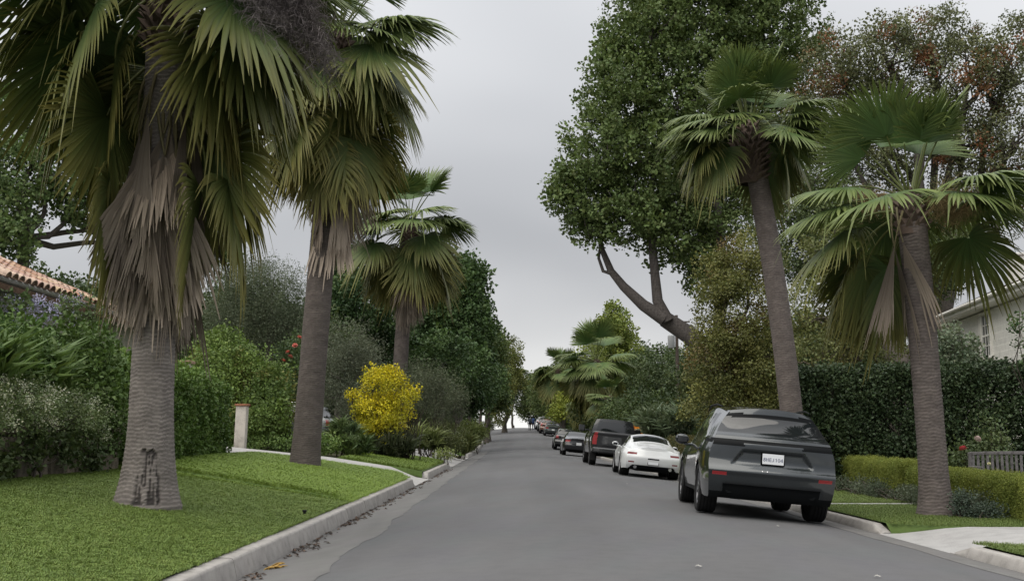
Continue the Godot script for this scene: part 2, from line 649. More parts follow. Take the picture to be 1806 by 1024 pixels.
	struct("lawn", sheet(steps(-5.6, -2.865, 0.3), steps(36.56, 49.5, 0.6), func(x, d): return side_y(x, d) + 0.04 * smoothstep(2.85, 3.3, -x), green, 0.3), M.turf)
	struct("lawn", sheet(steps(-4.6, -2.865, 0.3), steps(69.96, 76.0, 0.8), func(x, d): return side_y(x, d) + 0.03, green, 0.3), M.turf)
	struct("lawn", slant_lawn(5.36, 7.6, func(x): return flare(x, 16.44, 15.64), func(_x): return 20.7, green), M.turf)
	struct("lawn", sheet(steps(5.36, 7.6, 0.3), steps(21.1, 34.0, 0.6), func(x, d): return side_y(x, d) + 0.01, green), M.turf)
	struct("lawn", slant_lawn(5.36, 9.5, func(_x): return 4.0, func(x): return flare(x, 13.66, 12.81), green), M.turf)
	grass_on("grass", "mown grass on the lawn around the scarred palm trunk", -6.95, -2.85, 6.5, 20.2, lawn1_y, 1000, Color(0.162, 0.245, 0.062), 1)
	grass_on("grass", "bright grass on the raised lawn around the ringed palm beyond", -7.2, -2.85, 20.1, 31.7, func(x, d): return lawn2_y(x, maxf(d, lawn2_edge(x) + 0.02)), 900, Color(0.195, 0.28, 0.052), 2, 1.3)
	grass_on("grass", "bright grass patch beside the yellow shrub past the driveway", -5.5, -2.95, 36.7, 48.9, func(x, d): return side_y(x, d) + 0.04, 600, Color(0.14, 0.21, 0.04), 3, 1.6)
	grass_on("grass", "grass strip at the foot of the leaning palm behind the grey car", 5.38, 7.5, 15.66, 20.65, func(x, d): return side_y(x, d) + 0.01, 800, Color(0.14, 0.20, 0.06), 4)
	grass_on("grass", "grass strip past the concrete path along the clipped hedge", 5.38, 7.5, 21.15, 30.0, func(x, d): return side_y(x, d) + 0.01, 500, Color(0.14, 0.20, 0.06), 5)
	grass_on("grass", "grass corner on the near side of the concrete driveway", 5.38, 8.0, 9.5, 13.6, func(x, d): return side_y(x, d) + 0.012, 900, Color(0.14, 0.20, 0.06), 6)
	# driveways and path
	var pale := func(x, d): return grey(0.38 * (1.0 + 0.08 * nz.get_noise_2d(x * 0.8, d * 0.8)), 0.02)
	struct("driveway", sheet(steps(-22.0, KL - 0.003, 0.4), steps(31.8, 36.5, 0.8), drive_y, pale), M.concrete)
	struct("driveway", sheet(steps(-16.0, KL - 0.003, 0.4), steps(49.6, 64.6, 2.4), drive_y, pale), M.concrete)
	struct("driveway", sheet(steps(-9.0, KL - 0.003, 0.4), steps(66.3, 69.9, 1.8), drive_y, pale), M.concrete)
	rows = []
	cc = []
	for f in [0.0, 0.03, 0.25, 0.5, 0.75, 0.97, 1.0]:
		var row := PackedVector3Array()
		var cr := []
		for x in steps(KR + 0.003, 24.0, 0.25):
			var t := clampf((x - KR) / 1.1, 0.0, 1.0)
			var d := lerpf(lerpf(13.7, 12.85, t), lerpf(16.4, 15.6, t), f)
			row.append(Vector3(x, drive_ry(x, d), -d))
			cr.append(grey(0.37 * (1.0 + 0.09 * nz.get_noise_2d(x * 0.8, d * 0.8)), 0.012))
		rows.append(row); cc.append(cr)
	st = MB.new()
	st.grid(rows, cc)
	struct("driveway", st, M.concrete)
	struct("path", sheet(steps(5.4, 8.2, 0.4), steps(20.72, 21.08, 0.36), func(x, d): return side_y(x, d) + 0.022, pale), M.concrete)

# ---------------------------------------------------------------- foliage

var clumps := {}

func clump(kind: String) -> ArrayMesh:          # a spray of leaves
	if clumps.has(kind): return clumps[kind]
	var s: Array = {"broad": [34, 0.42, 0.085, 0.15], "mid": [44, 0.30, 0.035, 0.085], "small": [60, 0.20, 0.017, 0.040], "tiny": [70, 0.13, 0.011, 0.022],
		"fine": [60, 0.34, 0.011, 0.085], "grassy": [40, 0.10, 0.010, 0.42], "far": [40, 0.75, 0.14, 0.24], "ivy": [36, 0.20, 0.040, 0.065], "fern": [26, 0.10, 0.022, 0.50]}[kind]
	var rng := RandomNumberGenerator.new()
	rng.seed = hash(kind)
	var m := MB.new()
	for k in s[0]:
		var d := Vector3(rng.randfn(), rng.randfn(), rng.randfn()).normalized()
		var p: Vector3 = d * s[1] * pow(rng.randf(), 0.45)
		var a := (d * 0.7 + Vector3(rng.randfn(), rng.randfn() * 0.8 - 0.25, rng.randfn()) * 0.7).normalized()
		if kind == "grassy" or kind == "fern":
			p.y = 0.0
			a = Vector3(rng.randfn() * 0.5, 1.0, rng.randfn() * 0.5).normalized()
		var nn := a.cross(Vector3(rng.randfn(), rng.randfn() * 0.4, rng.randfn())).normalized()
		var w: float = s[2] * rng.randf_range(0.7, 1.3)
		var l: float = s[3] * rng.randf_range(0.7, 1.3)
		var up := nn.cross(a)
		var v := rng.randf_range(0.72, 1.28)
		var c := Color(v * rng.randf_range(0.9, 1.15), v, v * rng.randf_range(0.85, 1.1))
		var tip := p + a * l
		if kind == "grassy" or kind == "fern":
			var q := p + a * l * 0.55 + up * 0.02
			tip = p + a * l * 0.9 + Vector3(a.x, -0.25, a.z) * l * 0.5
			m.quad(p - nn * w * 0.5, p + nn * w * 0.5, q + nn * w, q - nn * w, c)
			m.tri(q - nn * w, q + nn * w, tip, c)
		else:
			var q := p + a * l * 0.45 + up * w * 0.35
			m.tri(p, q + nn * w, tip, c)
			m.tri(p, tip, q - nn * w, c)
	clumps[kind] = m.mesh()
	return clumps[kind]

func turn3(rng: RandomNumberGenerator) -> Basis:
	return Basis(Quaternion(rng.randfn(), rng.randfn(), rng.randfn(), rng.randfn() + 0.001).normalized())

func foliage(called: String, parent: Node, lobes: Array, kind: String, dens: float, ca: Color, cb: Color, seed_: int, gap := -0.6, scale := 1.0, material: Material = null, rough := 0.24, accent := Color(0, 0, 0, 0)) -> MultiMeshInstance3D:
	# lobes: [centre, radii]; leaves lie through the outer part of each lobe
	var rng := RandomNumberGenerator.new()
	rng.seed = seed_
	var xf := []
	var cs := []
	var upright := kind == "grassy" or kind == "fern"
	for li in lobes.size():
		var c: Vector3 = lobes[li][0]
		var r: Vector3 = lobes[li][1]
		var area := 4.0 * PI * pow((pow(r.x * r.y, 1.6) + pow(r.x * r.z, 1.6) + pow(r.y * r.z, 1.6)) / 3.0, 1.0 / 1.6)
		var n := int(area * dens)
		for k in n:
			var d := Vector3(rng.randfn(), rng.randfn(), rng.randfn()).normalized()
			var f := rng.randf_range(0.78, 1.04) if rng.randf() < 0.68 else rng.randf_range(0.35, 0.8)
			f *= 1.0 + rough * nz.get_noise_3d(d.x * 2.2 + li * 5.0, d.y * 2.2, d.z * 2.2 + seed_) + rough * 0.5 * nz.get_noise_3d(d.x * 6.0, d.y * 6.0 + li, d.z * 6.0)
			var p := c + Vector3(d.x * r.x, d.y * r.y, d.z * r.z) * f
			if nz.get_noise_3d(p.x * 0.8 / scale, p.y * 0.8 / scale, p.z * 0.8 / scale + seed_) < gap: continue
			if p.y < side_y(p.x, -p.z) + 0.02 and p.x < 40.0: continue
			var b := turn3(rng)
			if upright: b = Basis(Vector3.UP, rng.randf() * TAU) * Basis(Vector3.RIGHT, rng.randfn() * 0.3)
			xf.append(Transform3D(b.scaled(Vector3.ONE * scale * rng.randf_range(0.55, 1.35)), p))
			var t := clampf(0.5 + 0.6 * nz.get_noise_3d(p.x * 0.55, p.y * 0.55, p.z * 0.55 + 30.0) + rng.randf_range(-0.3, 0.3), 0.0, 1.0)
			var col := ca.lerp(cb, t) * rng.randf_range(0.85, 1.15) * 1.75
			if accent.a > 0.0 and nz.get_noise_3d(p.x * 0.45 + 50.0, p.y * 0.45, p.z * 0.45) > 1.0 - accent.a:
				col = col.lerp(Color(accent.r, accent.g, accent.b), rng.randf_range(0.3, 0.9))
			cs.append(col)
	return scatter(called, clump(kind), M.leaf if material == null else material, xf, cs, parent)

func limb(m: MB, a: Vector3, b: Vector3, ra: float, rb: float, seed_: int, col: Color, sag := 0.12, seg := 7):
	var pts := []
	var rad := []
	var l := a.distance_to(b)
	for k in 7:
		var t := k / 6.0
		var o := Vector3(nz.get_noise_2d(t * 2.0 + seed_, 1.0), nz.get_noise_2d(t * 2.0 + seed_, 7.0), nz.get_noise_2d(t * 2.0 + seed_, 13.0)) * l * 0.16 * sin(PI * t)
		pts.append(a.lerp(b, t) + o + Vector3(0, -sag * l * sin(PI * t), 0))
		rad.append(lerpf(ra, rb, pow(t, 0.8)))
	m.tube(pts, rad, seg, col)

func px_lobes(list: Array) -> Array:            # [px, py, depth, rx px, ry px] -> [centre, radii]
	var r := []
	for q in list:
		var c := px(q[0], q[1], q[2])
		var s: float = q[2] / F
		var rz: float = q[5] if q.size() > 5 else sqrt(q[3] * q[4]) * s
		r.append([c, Vector3(q[3] * s, q[4] * s, rz)])
	return r

func tree(called: String, label: String, group: String, base: Vector3, fork: Vector3, rad: float, lobes: Array, kind: String, dens: float, ca: Color, cb: Color, seed_: int, o := {}) -> Node3D:
	var t := thing(called, label, o.get("category", "tree"), base, group)
	var bark: Color = o.get("bark", Color(0.13, 0.115, 0.10))
	var m := MB.new()
	var at := Vector3.ZERO
	var fk := fork - base
	limb(m, at + Vector3(0, -0.2, 0), fk, rad, rad * 0.72, seed_, bark, 0.0, 12)
	m.lathe([[rad * 1.5, -0.15], [rad * 1.25, 0.1], [rad * 1.02, 0.5]], 12, Basis.IDENTITY, at, bark)
	part("trunk", m, M.bark, t)
	var rng := RandomNumberGenerator.new()
	rng.seed = seed_
	var b := MB.new()
	for k in lobes.size():
		var c: Vector3 = lobes[k][0] - base
		var r: Vector3 = lobes[k][1]
		limb(b, fk, c, rad * 0.5, rad * 0.16, seed_ + k * 3, bark, o.get("sag", 0.1))
		for q in o.get("twigs", 5):
			var d := Vector3(rng.randfn(), rng.randfn() * 0.8 + 0.3, rng.randfn()).normalized()
			var e := c + Vector3(d.x * r.x, d.y * r.y, d.z * r.z) * 0.85
			limb(b, c.lerp(fk, rng.randf() * 0.25), e, rad * 0.15, rad * 0.03, seed_ + k * 31 + q, bark, 0.05, 5)
	part("branches", b, M.bark, t)
	var loc := []
	for l in lobes: loc.append([l[0], l[1]])
	var cr := foliage("crown", t, loc, kind, dens, ca, cb, seed_, o.get("gap", -0.35), o.get("scale", 1.0), o.get("mat", M.leaf), o.get("rough", 0.24), o.get("accent", Color(0, 0, 0, 0)))
	cr.position = -base
	return t

func shrub(called: String, label: String, category: String, lobes: Array, kind: String, dens: float, ca: Color, cb: Color, seed_: int, o := {}) -> Node3D:
	var c: Vector3 = lobes[0][0]
	var base := Vector3(c.x, side_y(c.x, -c.z), c.z)
	var t := thing(called, label, category, base, o.get("group", ""))
	var m := MB.new()
	var bark: Color = o.get("bark", Color(0.07, 0.055, 0.045))
	var rng := RandomNumberGenerator.new()
	rng.seed = seed_ + 1
	for k in lobes.size():
		for q in o.get("stems", 7):
			var d := Vector3(rng.randfn(), absf(rng.randfn()) + 0.2, rng.randfn()).normalized()
			var r: Vector3 = lobes[k][1]
			var e: Vector3 = lobes[k][0] - base + Vector3(d.x * r.x, d.y * r.y, d.z * r.z) * 0.8
			var g: Vector3 = lobes[k][0]
			var foot := Vector3(lerpf(c.x, g.x, 0.7) - base.x + rng.randfn() * 0.12, 0, lerpf(c.z, g.z, 0.7) - base.z + rng.randfn() * 0.12)
			foot.y = side_y(foot.x + base.x, -(foot.z + base.z)) - base.y - 0.05
			limb(m, foot, e, o.get("stem_r", 0.025), 0.005, seed_ + k * 9 + q, bark, 0.0, 5)
	part("stems", m, M.bark, t).set_meta("kind", "stuff")
	var f := foliage("foliage", t, lobes, kind, dens, ca, cb, seed_, o.get("gap", -0.5), o.get("scale", 1.0), o.get("mat", M.leaf), o.get("rough", 0.24), o.get("accent", Color(0, 0, 0, 0)))
	f.position = -base
	return t

func blossom(parent: Node, at: Vector3, r: float, col: Color, seed_: int, called := "flower"):
	var rng := RandomNumberGenerator.new()
	rng.seed = seed_
	var m := MB.new()
	for ring in 3:
		for k in 7:
			var a := TAU * (k + ring * 0.5) / 7.0
			var d := Vector3(cos(a), 0.25 + ring * 0.6, sin(a)).normalized()
			var sd := Vector3(-sin(a), 0, cos(a)) * r * 0.45
			var v := rng.randf_range(0.8, 1.15)
			m.quad(Vector3.ZERO, d * r * 0.6 - sd + Vector3(0, r * 0.15, 0), d * r * 1.0, d * r * 0.6 + sd + Vector3(0, r * 0.15, 0), col * v)
	var o := part(called, m, M.petal, parent)
	o.position = at
	o.rotation = Vector3(rng.randf_range(0.3, 1.0), rng.randf() * TAU, 0)

func hedge(called: String, label: String, a: Vector3, b: Vector3, wid: float, hgt: float, kind: String, dens: float, ca: Color, cb: Color, seed_: int, o := {}) -> Node3D:
	# a clipped hedge along the line a-b (on the ground)
	var t := thing(called, label, "hedge", a, o.get("group", ""))
	var rng := RandomNumberGenerator.new()
	rng.seed = seed_
	var along := b - a
	var l := along.length()
	var u := along / l
	var w := Vector3(-u.z, 0, u.x)
	var m := MB.new()
	for k in int(l / 0.3) + 2:
		for q in 3:
			var f := Vector3(0, 0, 0) + u * rng.randf() * l + w * rng.randf_range(-0.25, 0.25) * wid
			limb(m, f + Vector3(0, -0.05, 0), f + u * rng.randf_range(-0.4, 0.4) + w * rng.randf_range(-0.35, 0.35) * wid + Vector3(0, hgt * 0.93, 0), 0.02, 0.004, k * 7 + q, Color(0.06, 0.05, 0.04), 0.0, 5)
	part("stems", m, M.bark, t).set_meta("kind", "stuff")
	var xf := []
	var cs := []
	var n := int((2.0 * l * hgt + l * wid + 2.0 * wid * hgt) * dens)
	for k in n:
		var s := rng.randf() * l
		var y := rng.randf() * hgt
		var x := rng.randf_range(-0.5, 0.5) * wid
		var pick := rng.randf() * (2.0 * l * hgt + l * wid + 2.0 * wid * hgt)
		var inn := 0.16 * pow(rng.randf(), 1.5)
		if pick < 2.0 * l * hgt: x = (0.5 * wid - inn) * (1.0 if pick < l * hgt else -1.0)
		elif pick < 2.0 * l * hgt + l * wid: y = hgt - inn
		else: s = inn if rng.randf() < 0.5 else l - inn
		# rounded shoulders, uneven clipping
		var cy := clampf((y - hgt * 0.8) / (hgt * 0.2), 0.0, 1.0)
		x *= 1.0 - 0.05 * cy * cy
		y += 0.05 * o.get("wild", 1.0) * nz.get_noise_2d(s * 1.4, x * 2.0 + seed_)
		x += 0.06 * o.get("wild", 1.0) * nz.get_noise_3d(s * 1.3, y * 1.6, seed_) * signf(x)
		var p := u * s + w * x + Vector3(0, y, 0)
		p.y += o.get("slope", 0.0) * s
		if nz.get_noise_3d(p.x * 2.4, p.y * 2.4, p.z * 2.4 + seed_) < o.get("gap", -0.62): continue
		xf.append(Transform3D(turn3(rng).scaled(Vector3.ONE * o.get("scale", 1.0) * rng.randf_range(0.7, 1.25)), p))
		var tt := clampf(0.5 + 0.6 * nz.get_noise_3d((p.x + a.x) * 0.7, p.y * 0.7, (p.z + a.z) * 0.7) + rng.randf_range(-0.3, 0.3), 0.0, 1.0)
		cs.append(ca.lerp(cb, tt) * rng.randf_range(0.85, 1.15) * 1.5)
	scatter("foliage", clump(kind), o.get("mat", M.leaf), xf, cs, t)
	return t

# ---------------------------------------------------------------- palms

func frond_mesh(elev: float, lp: float, R: float, nseg: int, spread: float, cup: float, droop: float, ca: Color, cb: Color, seed_: int, bend := 0.45, wm := 1.0) -> ArrayMesh:
	var rng := RandomNumberGenerator.new()
	rng.seed = seed_
	var m := MB.new()
	var pts := [Vector3.ZERO]
	var rad := [0.022]
	var e := elev
	for k in 6:
		e = elev - bend * (k + 1) / 6.0
		pts.append(pts[-1] + Vector3(cos(e), sin(e), 0) * lp / 6.0)
		rad.append(lerpf(0.022, 0.011, (k + 1) / 6.0))
	m.tube(pts, rad, 5, ca.lerp(Color(0.16, 0.15, 0.05), 0.5), false)
	var E: Vector3 = pts[-1]
	var u := Vector3(cos(e), sin(e), 0)
	var w := Vector3(-sin(e), cos(e), 0)
	var lat := Vector3(0, 0, 1)
	var SS := [0.03, 0.36, 0.64, 0.77, 0.89, 1.0]
	var dphi := 2.0 * spread / (nseg - 1)
	var roll := rng.randf_range(-0.15, 0.15)
	for k in nseg:
		var ph := lerpf(-spread, spread, float(k) / (nseg - 1))
		var dir := (u * cos(ph) + lat * sin(ph) + w * (cup * (1.0 - cos(ph)) + roll * sin(ph))).normalized()
		var sd := (lat * cos(ph) - u * sin(ph)).normalized()
		var nn := dir.cross(sd)
		if nn.dot(w) < 0: nn = -nn
		var rk := R * (0.80 + 0.20 * cos(ph)) * rng.randf_range(0.92, 1.06)
		var dk := droop * rng.randf_range(0.4, 1.7)
		if rng.randf() < 0.08: dk *= 2.6
		var sway := sd * rng.randfn() * 0.045
		var s0 := (0.74 if wm < 1.5 else 0.80) * rng.randf_range(0.88, 1.08)
		var rows := []
		var cols := []
		var v := rng.randf_range(0.82, 1.18)
		for s in SS:
			var hw: float = s * rk * sin(dphi * 0.5) * 1.14
			if s > s0: hw = s0 * rk * sin(dphi * 0.5) * clampf((1.0 - s) / (1.0 - s0), 0.0, 1.0) * 1.08 + 0.0015
			hw *= wm
			var p: Vector3 = E + dir * rk * s + sway * maxf(0.0, s - 0.55) * 2.0
			p.y -= 0.10 * R * s * s + dk * R * pow(maxf(0.0, s - 0.55), 1.8) * 2.2
			var rg: float = hw * 0.55
			rows.append(PackedVector3Array([p - sd * hw - nn * rg * 0.5, p + nn * rg * 0.5, p + sd * hw - nn * rg * 0.5]))
			var t := clampf(s * s * 0.9 + rng.randf_range(-0.1, 0.1), 0.0, 1.0)
			var cl := ca.lerp(cb, t) * v
			cols.append([cl, cl * 1.12, cl])
		m.grid(rows, cols)
	return m.mesh()

var fronds := {}

func frond(kind: String, k: int) -> ArrayMesh:
	var key := kind + str(k)
	if fronds.has(key): return fronds[key]
	var G := Color(0.062, 0.112, 0.038)
	var T := Color(0.165, 0.195, 0.062)
	var B := Color(0.185, 0.148, 0.112)
	var mesh: ArrayMesh
	var sd := hash(key)
	match kind:
		"up": mesh = frond_mesh(1.42 - 0.13 * k, 1.0, 1.05, 52, 1.35, 0.18, 0.08, G * 1.15, T, sd, 0.18)
		"mid": mesh = frond_mesh(0.70 - 0.16 * k, 1.0, 1.08, 56, 1.95, -0.06, 0.22, G, T, sd, 0.65)
		"low": mesh = frond_mesh(0.15 - 0.18 * k, 1.0, 1.1, 56, 2.0, -0.12, 0.30, G * 0.95, Color(0.19, 0.175, 0.055), sd, 0.95)
		"hang": mesh = frond_mesh(-0.30 - 0.16 * k, 0.9, 1.1, 52, 1.75, -0.2, 0.28, Color(0.075, 0.112, 0.036), Color(0.22, 0.19, 0.06), sd, 0.9)
		"dead": mesh = frond_mesh(-0.98 - 0.10 * k, 0.7, 1.0, 34, 0.26 + 0.05 * k, -0.4, 0.2, B * (0.8 + 0.12 * k), Color(0.30, 0.25, 0.20) * (0.85 + 0.1 * k), sd, 0.72, 1.7)
		"dead_long": mesh = frond_mesh(-1.20 - 0.08 * k, 0.6, 1.25, 34, 0.15 + 0.05 * k, -0.3, 0.15, Color(0.20, 0.165, 0.135) * (0.7 + 0.15 * k), Color(0.34, 0.285, 0.235) * (0.75 + 0.13 * k), sd, 0.35, 2.3)
	fronds[key] = mesh
	return mesh

func stalk_mesh(seed_: int, l: float, n: int, col: Color, drop := 1.1) -> ArrayMesh:        # an old flower stalk: a long arching stem with sprays of thin twigs
	var rng := RandomNumberGenerator.new()
	rng.seed = seed_
	var m := MB.new()
	var pts := []
	var rad := []
	for k in 9:
		var t := k / 8.0
		pts.append(Vector3(l * t * (1.0 - 0.25 * t), l * (0.5 * t - drop * t * t), 0))
		rad.append(0.014 * (1.0 - 0.7 * t))
	m.tube(pts, rad, 5, col, false)
	for k in n:
		var t := rng.randf_range(0.3, 1.0)
		var i := clampi(int(t * 8.0), 0, 7)
		var p: Vector3 = pts[i].lerp(pts[i + 1], t * 8.0 - i)
		var d := Vector3(rng.randfn() * 0.6 + 0.3, rng.randfn() * 0.5 - 0.2, rng.randfn()).normalized()
		var ll := rng.randf_range(0.15, 0.45)
		var q := p + d * ll * 0.5
		var r := q + (d + Vector3(rng.randfn() * 0.6, -0.5 + rng.randfn() * 0.4, rng.randfn() * 0.6)).normalized() * ll * 0.5
		var c := col * rng.randf_range(0.7, 1.35)
		m.tube([p, q, r], [0.0045, 0.0036, 0.002], 3, c, false)
		for j in 3:
			var s := q.lerp(r, rng.randf())
			m.tube([s, s + Vector3(rng.randfn(), rng.randfn() - 0.3, rng.randfn()).normalized() * 0.12], [0.003, 0.0016], 3, c, false)
	return m.mesh()

func palm_trunk(t: Node3D, hub: Vector3, r0: float, r1: float, r2: float, flare_h: float, seed_: int, col: Color, rowh := 0.03, scar := false, belly := 0.0):
	# ringed trunk: flared foot, slow taper, thin ridges of old leaf scars
	var H := hub.y
	var n := int(H / rowh)
	var SEG := 110 if scar else 36
	var rows := []
	var cols := []
	for k in n + 1:
		var y := H * k / n - 0.12
		var f := maxf(y, 0.0) / H
		var r := lerpf(r1, r2, smoothstep(0.0, 1.0, f)) + (r0 - r1) * exp(-maxf(y, 0.0) / flare_h) 
		var mid := Vector3(hub.x * (f * f * belly + f * (1.0 - belly)), y, hub.z * f)
		var row := PackedVector3Array()
		var cr := []
		for q in SEG + 1:
			var a := TAU * (q % SEG) / SEG
			var ca := cos(a)
			var sa := sin(a)
			var ph := y / 0.052 + 1.0 * nz.get_noise_3d(ca * 0.9, sa * 0.9, y * 1.6 + seed_) + 0.07 * nz.get_noise_3d(ca * 3.0, sa * 3.0, y * 2.0 + seed_)
			var saw := ph - floorf(ph)
			var ridge := (0.010 * saw - 0.004) * (0.5 + 0.9 * clampf(0.5 + nz.get_noise_3d(ca * 2.0, sa * 2.0, y * 1.5), 0.0, 1.0))
			var rr := r * (1.0 + 0.035 * nz.get_noise_3d(ca * 1.5, sa * 1.5, y * 0.8 + seed_)) + ridge
			var v := 1.0 + 0.22 * nz.get_noise_3d(ca * 1.2, sa * 1.2, y * 4.0 + seed_) + 0.22 * nz.get_noise_3d(ca * 2.5, sa * 2.5, y * 30.0)
			v *= 0.70 + 0.5 * saw * clampf(0.75 + 0.9 * nz.get_noise_3d(ca * 0.8, sa * 0.8, y * 6.0 + 9.0), 0.1, 1.3)
			var cc := col * v
			if scar:
				# split, blackened fibre where the bark has come away (faces the road)
				var aa := wrapf(a + 1.28, -PI, PI)
				var wn := 0.50 - 0.16 * smoothstep(0.2, 0.75, y) + 0.14 * nz.get_noise_2d(y * 5.0, 3.0)
				var topy := 0.70 + 0.07 * nz.get_noise_2d(aa * 5.0, 8.0)
				if absf(aa) < wn and y > 0.03 and y < topy:
					var st := nz.get_noise_2d(aa * 7.0 + 0.5 * nz.get_noise_2d(y * 3.0, aa * 2.0), y * 0.9 + 4.0) + 0.35 * nz.get_noise_2d(aa * 24.0, y * 3.0)
					var lip := smoothstep(0.10, 0.02, topy - y)
					var low := 0.35 * smoothstep(0.25, 0.05, y) * (0.5 + nz.get_noise_2d(aa * 3.0, y * 18.0))
					var dk := clampf(maxf(smoothstep(-0.16, 0.10, st + low), lip) * smoothstep(wn, wn - 0.12, absf(aa)), 0.0, 1.0)
					cc = cc.lerp(Color(0.030, 0.026, 0.025), dk * 0.9)
					rr -= 0.02 * dk
			row.append(mid + Vector3(ca * rr, 0, -sa * rr) + Vector3(0, 0, 0))
			cr.append(cc)
		rows.append(row); cols.append(cr)
	var m := MB.new()
	m.grid(rows, cols, false, true)
	part("trunk", m, M.palm_bark, t)

func crown_fronds(t: Node3D, hub: Vector3, spec: Array, sc: float, seed_: int):
	# spec: [kind, how many, height over hub low, high, radius at root]
	var rng := RandomNumberGenerator.new()
	rng.seed = seed_
	for s in spec:
		for k in s[1]:
			var o := MeshInstance3D.new()
			var dead: bool = s[0].begins_with("dead")
			o.name = "dead_frond" if dead else "frond"
			o.mesh = frond(s[0], rng.randi() % 4)
			o.material_override = M.dead if dead else M.frond
			var a: float = TAU * (k * 0.6180339 + rng.randf() * 0.16) + seed_
			if s.size() > 5: a = s[5][k % s[5].size()] + rng.randfn() * 0.12
			var y: float = lerpf(s[2], s[3], rng.randf())
			var b := Basis(Vector3.UP, a) * Basis(Vector3.BACK, rng.randfn() * (0.05 if dead else 0.09)) * Basis(Vector3.RIGHT, rng.randfn() * (0.13 if dead else 0.22))
			var z: float = sc * rng.randf_range(0.88, 1.1)
			o.transform = Transform3D(b.scaled(Vector3.ONE * z), hub + Vector3(cos(a) * s[4], y, -sin(a) * s[4]))
			t.add_child(o, true)

func palm(label: String, base: Vector3, hub_world: Vector3, r0: float, r1: float, r2: float, flare: float, spec: Array, sc: float, seed_: int, col: Color, o := {}) -> Node3D:
	var t := thing(o.get("called", "fan_palm"), label, "palm tree", base, o.get("group", "fan palms along the street"))
	var hub := hub_world - base
	palm_trunk(t, hub, r0, r1, r2, flare, seed_, col, o.get("rowh", 0.03), o.get("scar", false), o.get("belly", 0.0))
	# fibrous crown heart with leaf bases
	var m := MB.new()
	var rng := RandomNumberGenerator.new()
	rng.seed = seed_
	var bl: float = o.get("boots", 0.8)
	var br: float = o.get("boot_r", r2 * 1.25)
	for k in int(150 * bl):
		var a := k * 2.39996
		var f := (k + 0.5) / (150 * bl)
		var y := -bl + f * (bl + 0.25)
		var rr := br * (0.86 + 0.14 * sin(PI * f)) * (1.0 if f < 0.8 else 1.0 - (f - 0.8) * 2.2)
		var d := Vector3(cos(a), 0, -sin(a))
		var sd := Vector3(sin(a), 0, cos(a))
		var p := hub + d * rr * 0.8 + Vector3(0, y - 0.06, 0)
		var c := Color(0.125, 0.092, 0.074) * rng.randf_range(0.75, 1.3)
		var tip := hub + d * (rr + rng.randf_range(0.05, 0.13)) + Vector3(0, y + rng.randf_range(0.05, 0.16), 0)
		m.tri(p - sd * 0.07, tip, p + sd * 0.07 , c)
		m.tri(p - sd * 0.07 + Vector3(0, 0.1, 0), tip, p - sd * 0.07, c)
		m.tri(p + sd * 0.07, tip, p + sd * 0.07 + Vector3(0, 0.1, 0), c)
	m.lathe([[r2, -bl - 0.05], [br * 0.85, -bl + 0.1], [br * 0.9, -0.1], [br * 0.6, 0.2], [0.02, 0.4]], 20, Basis.IDENTITY, hub, Color(0.115, 0.086, 0.07))
	part("leaf_bases", m, M.plain, t)
	crown_fronds(t, hub, spec, sc, seed_)
	var n: int = o.get("stalks", 0)
	var sm := []
	if n > 0:
		for k in 3: sm.append(stalk_mesh(seed_ + k, o.get("stalk_l", 1.7), o.get("stalk_n", 150), o.get("stalk_col", Color(0.17, 0.145, 0.14)), o.get("stalk_drop", 1.1)))
	for k in n:
		var a: float = o.get("stalk_a", 0.0) + rng.randfn() * o.get("stalk_spread", 0.6)
		var s := part("flower_stalk", sm[k % 3], M.dead, t)
		s.transform = Transform3D(Basis(Vector3.UP, a).scaled(Vector3.ONE * rng.randf_range(0.8, 1.15)), hub + Vector3(cos(a) * 0.15, rng.randf_range(-0.1, 0.3), -sin(a) * 0.15))
	return t

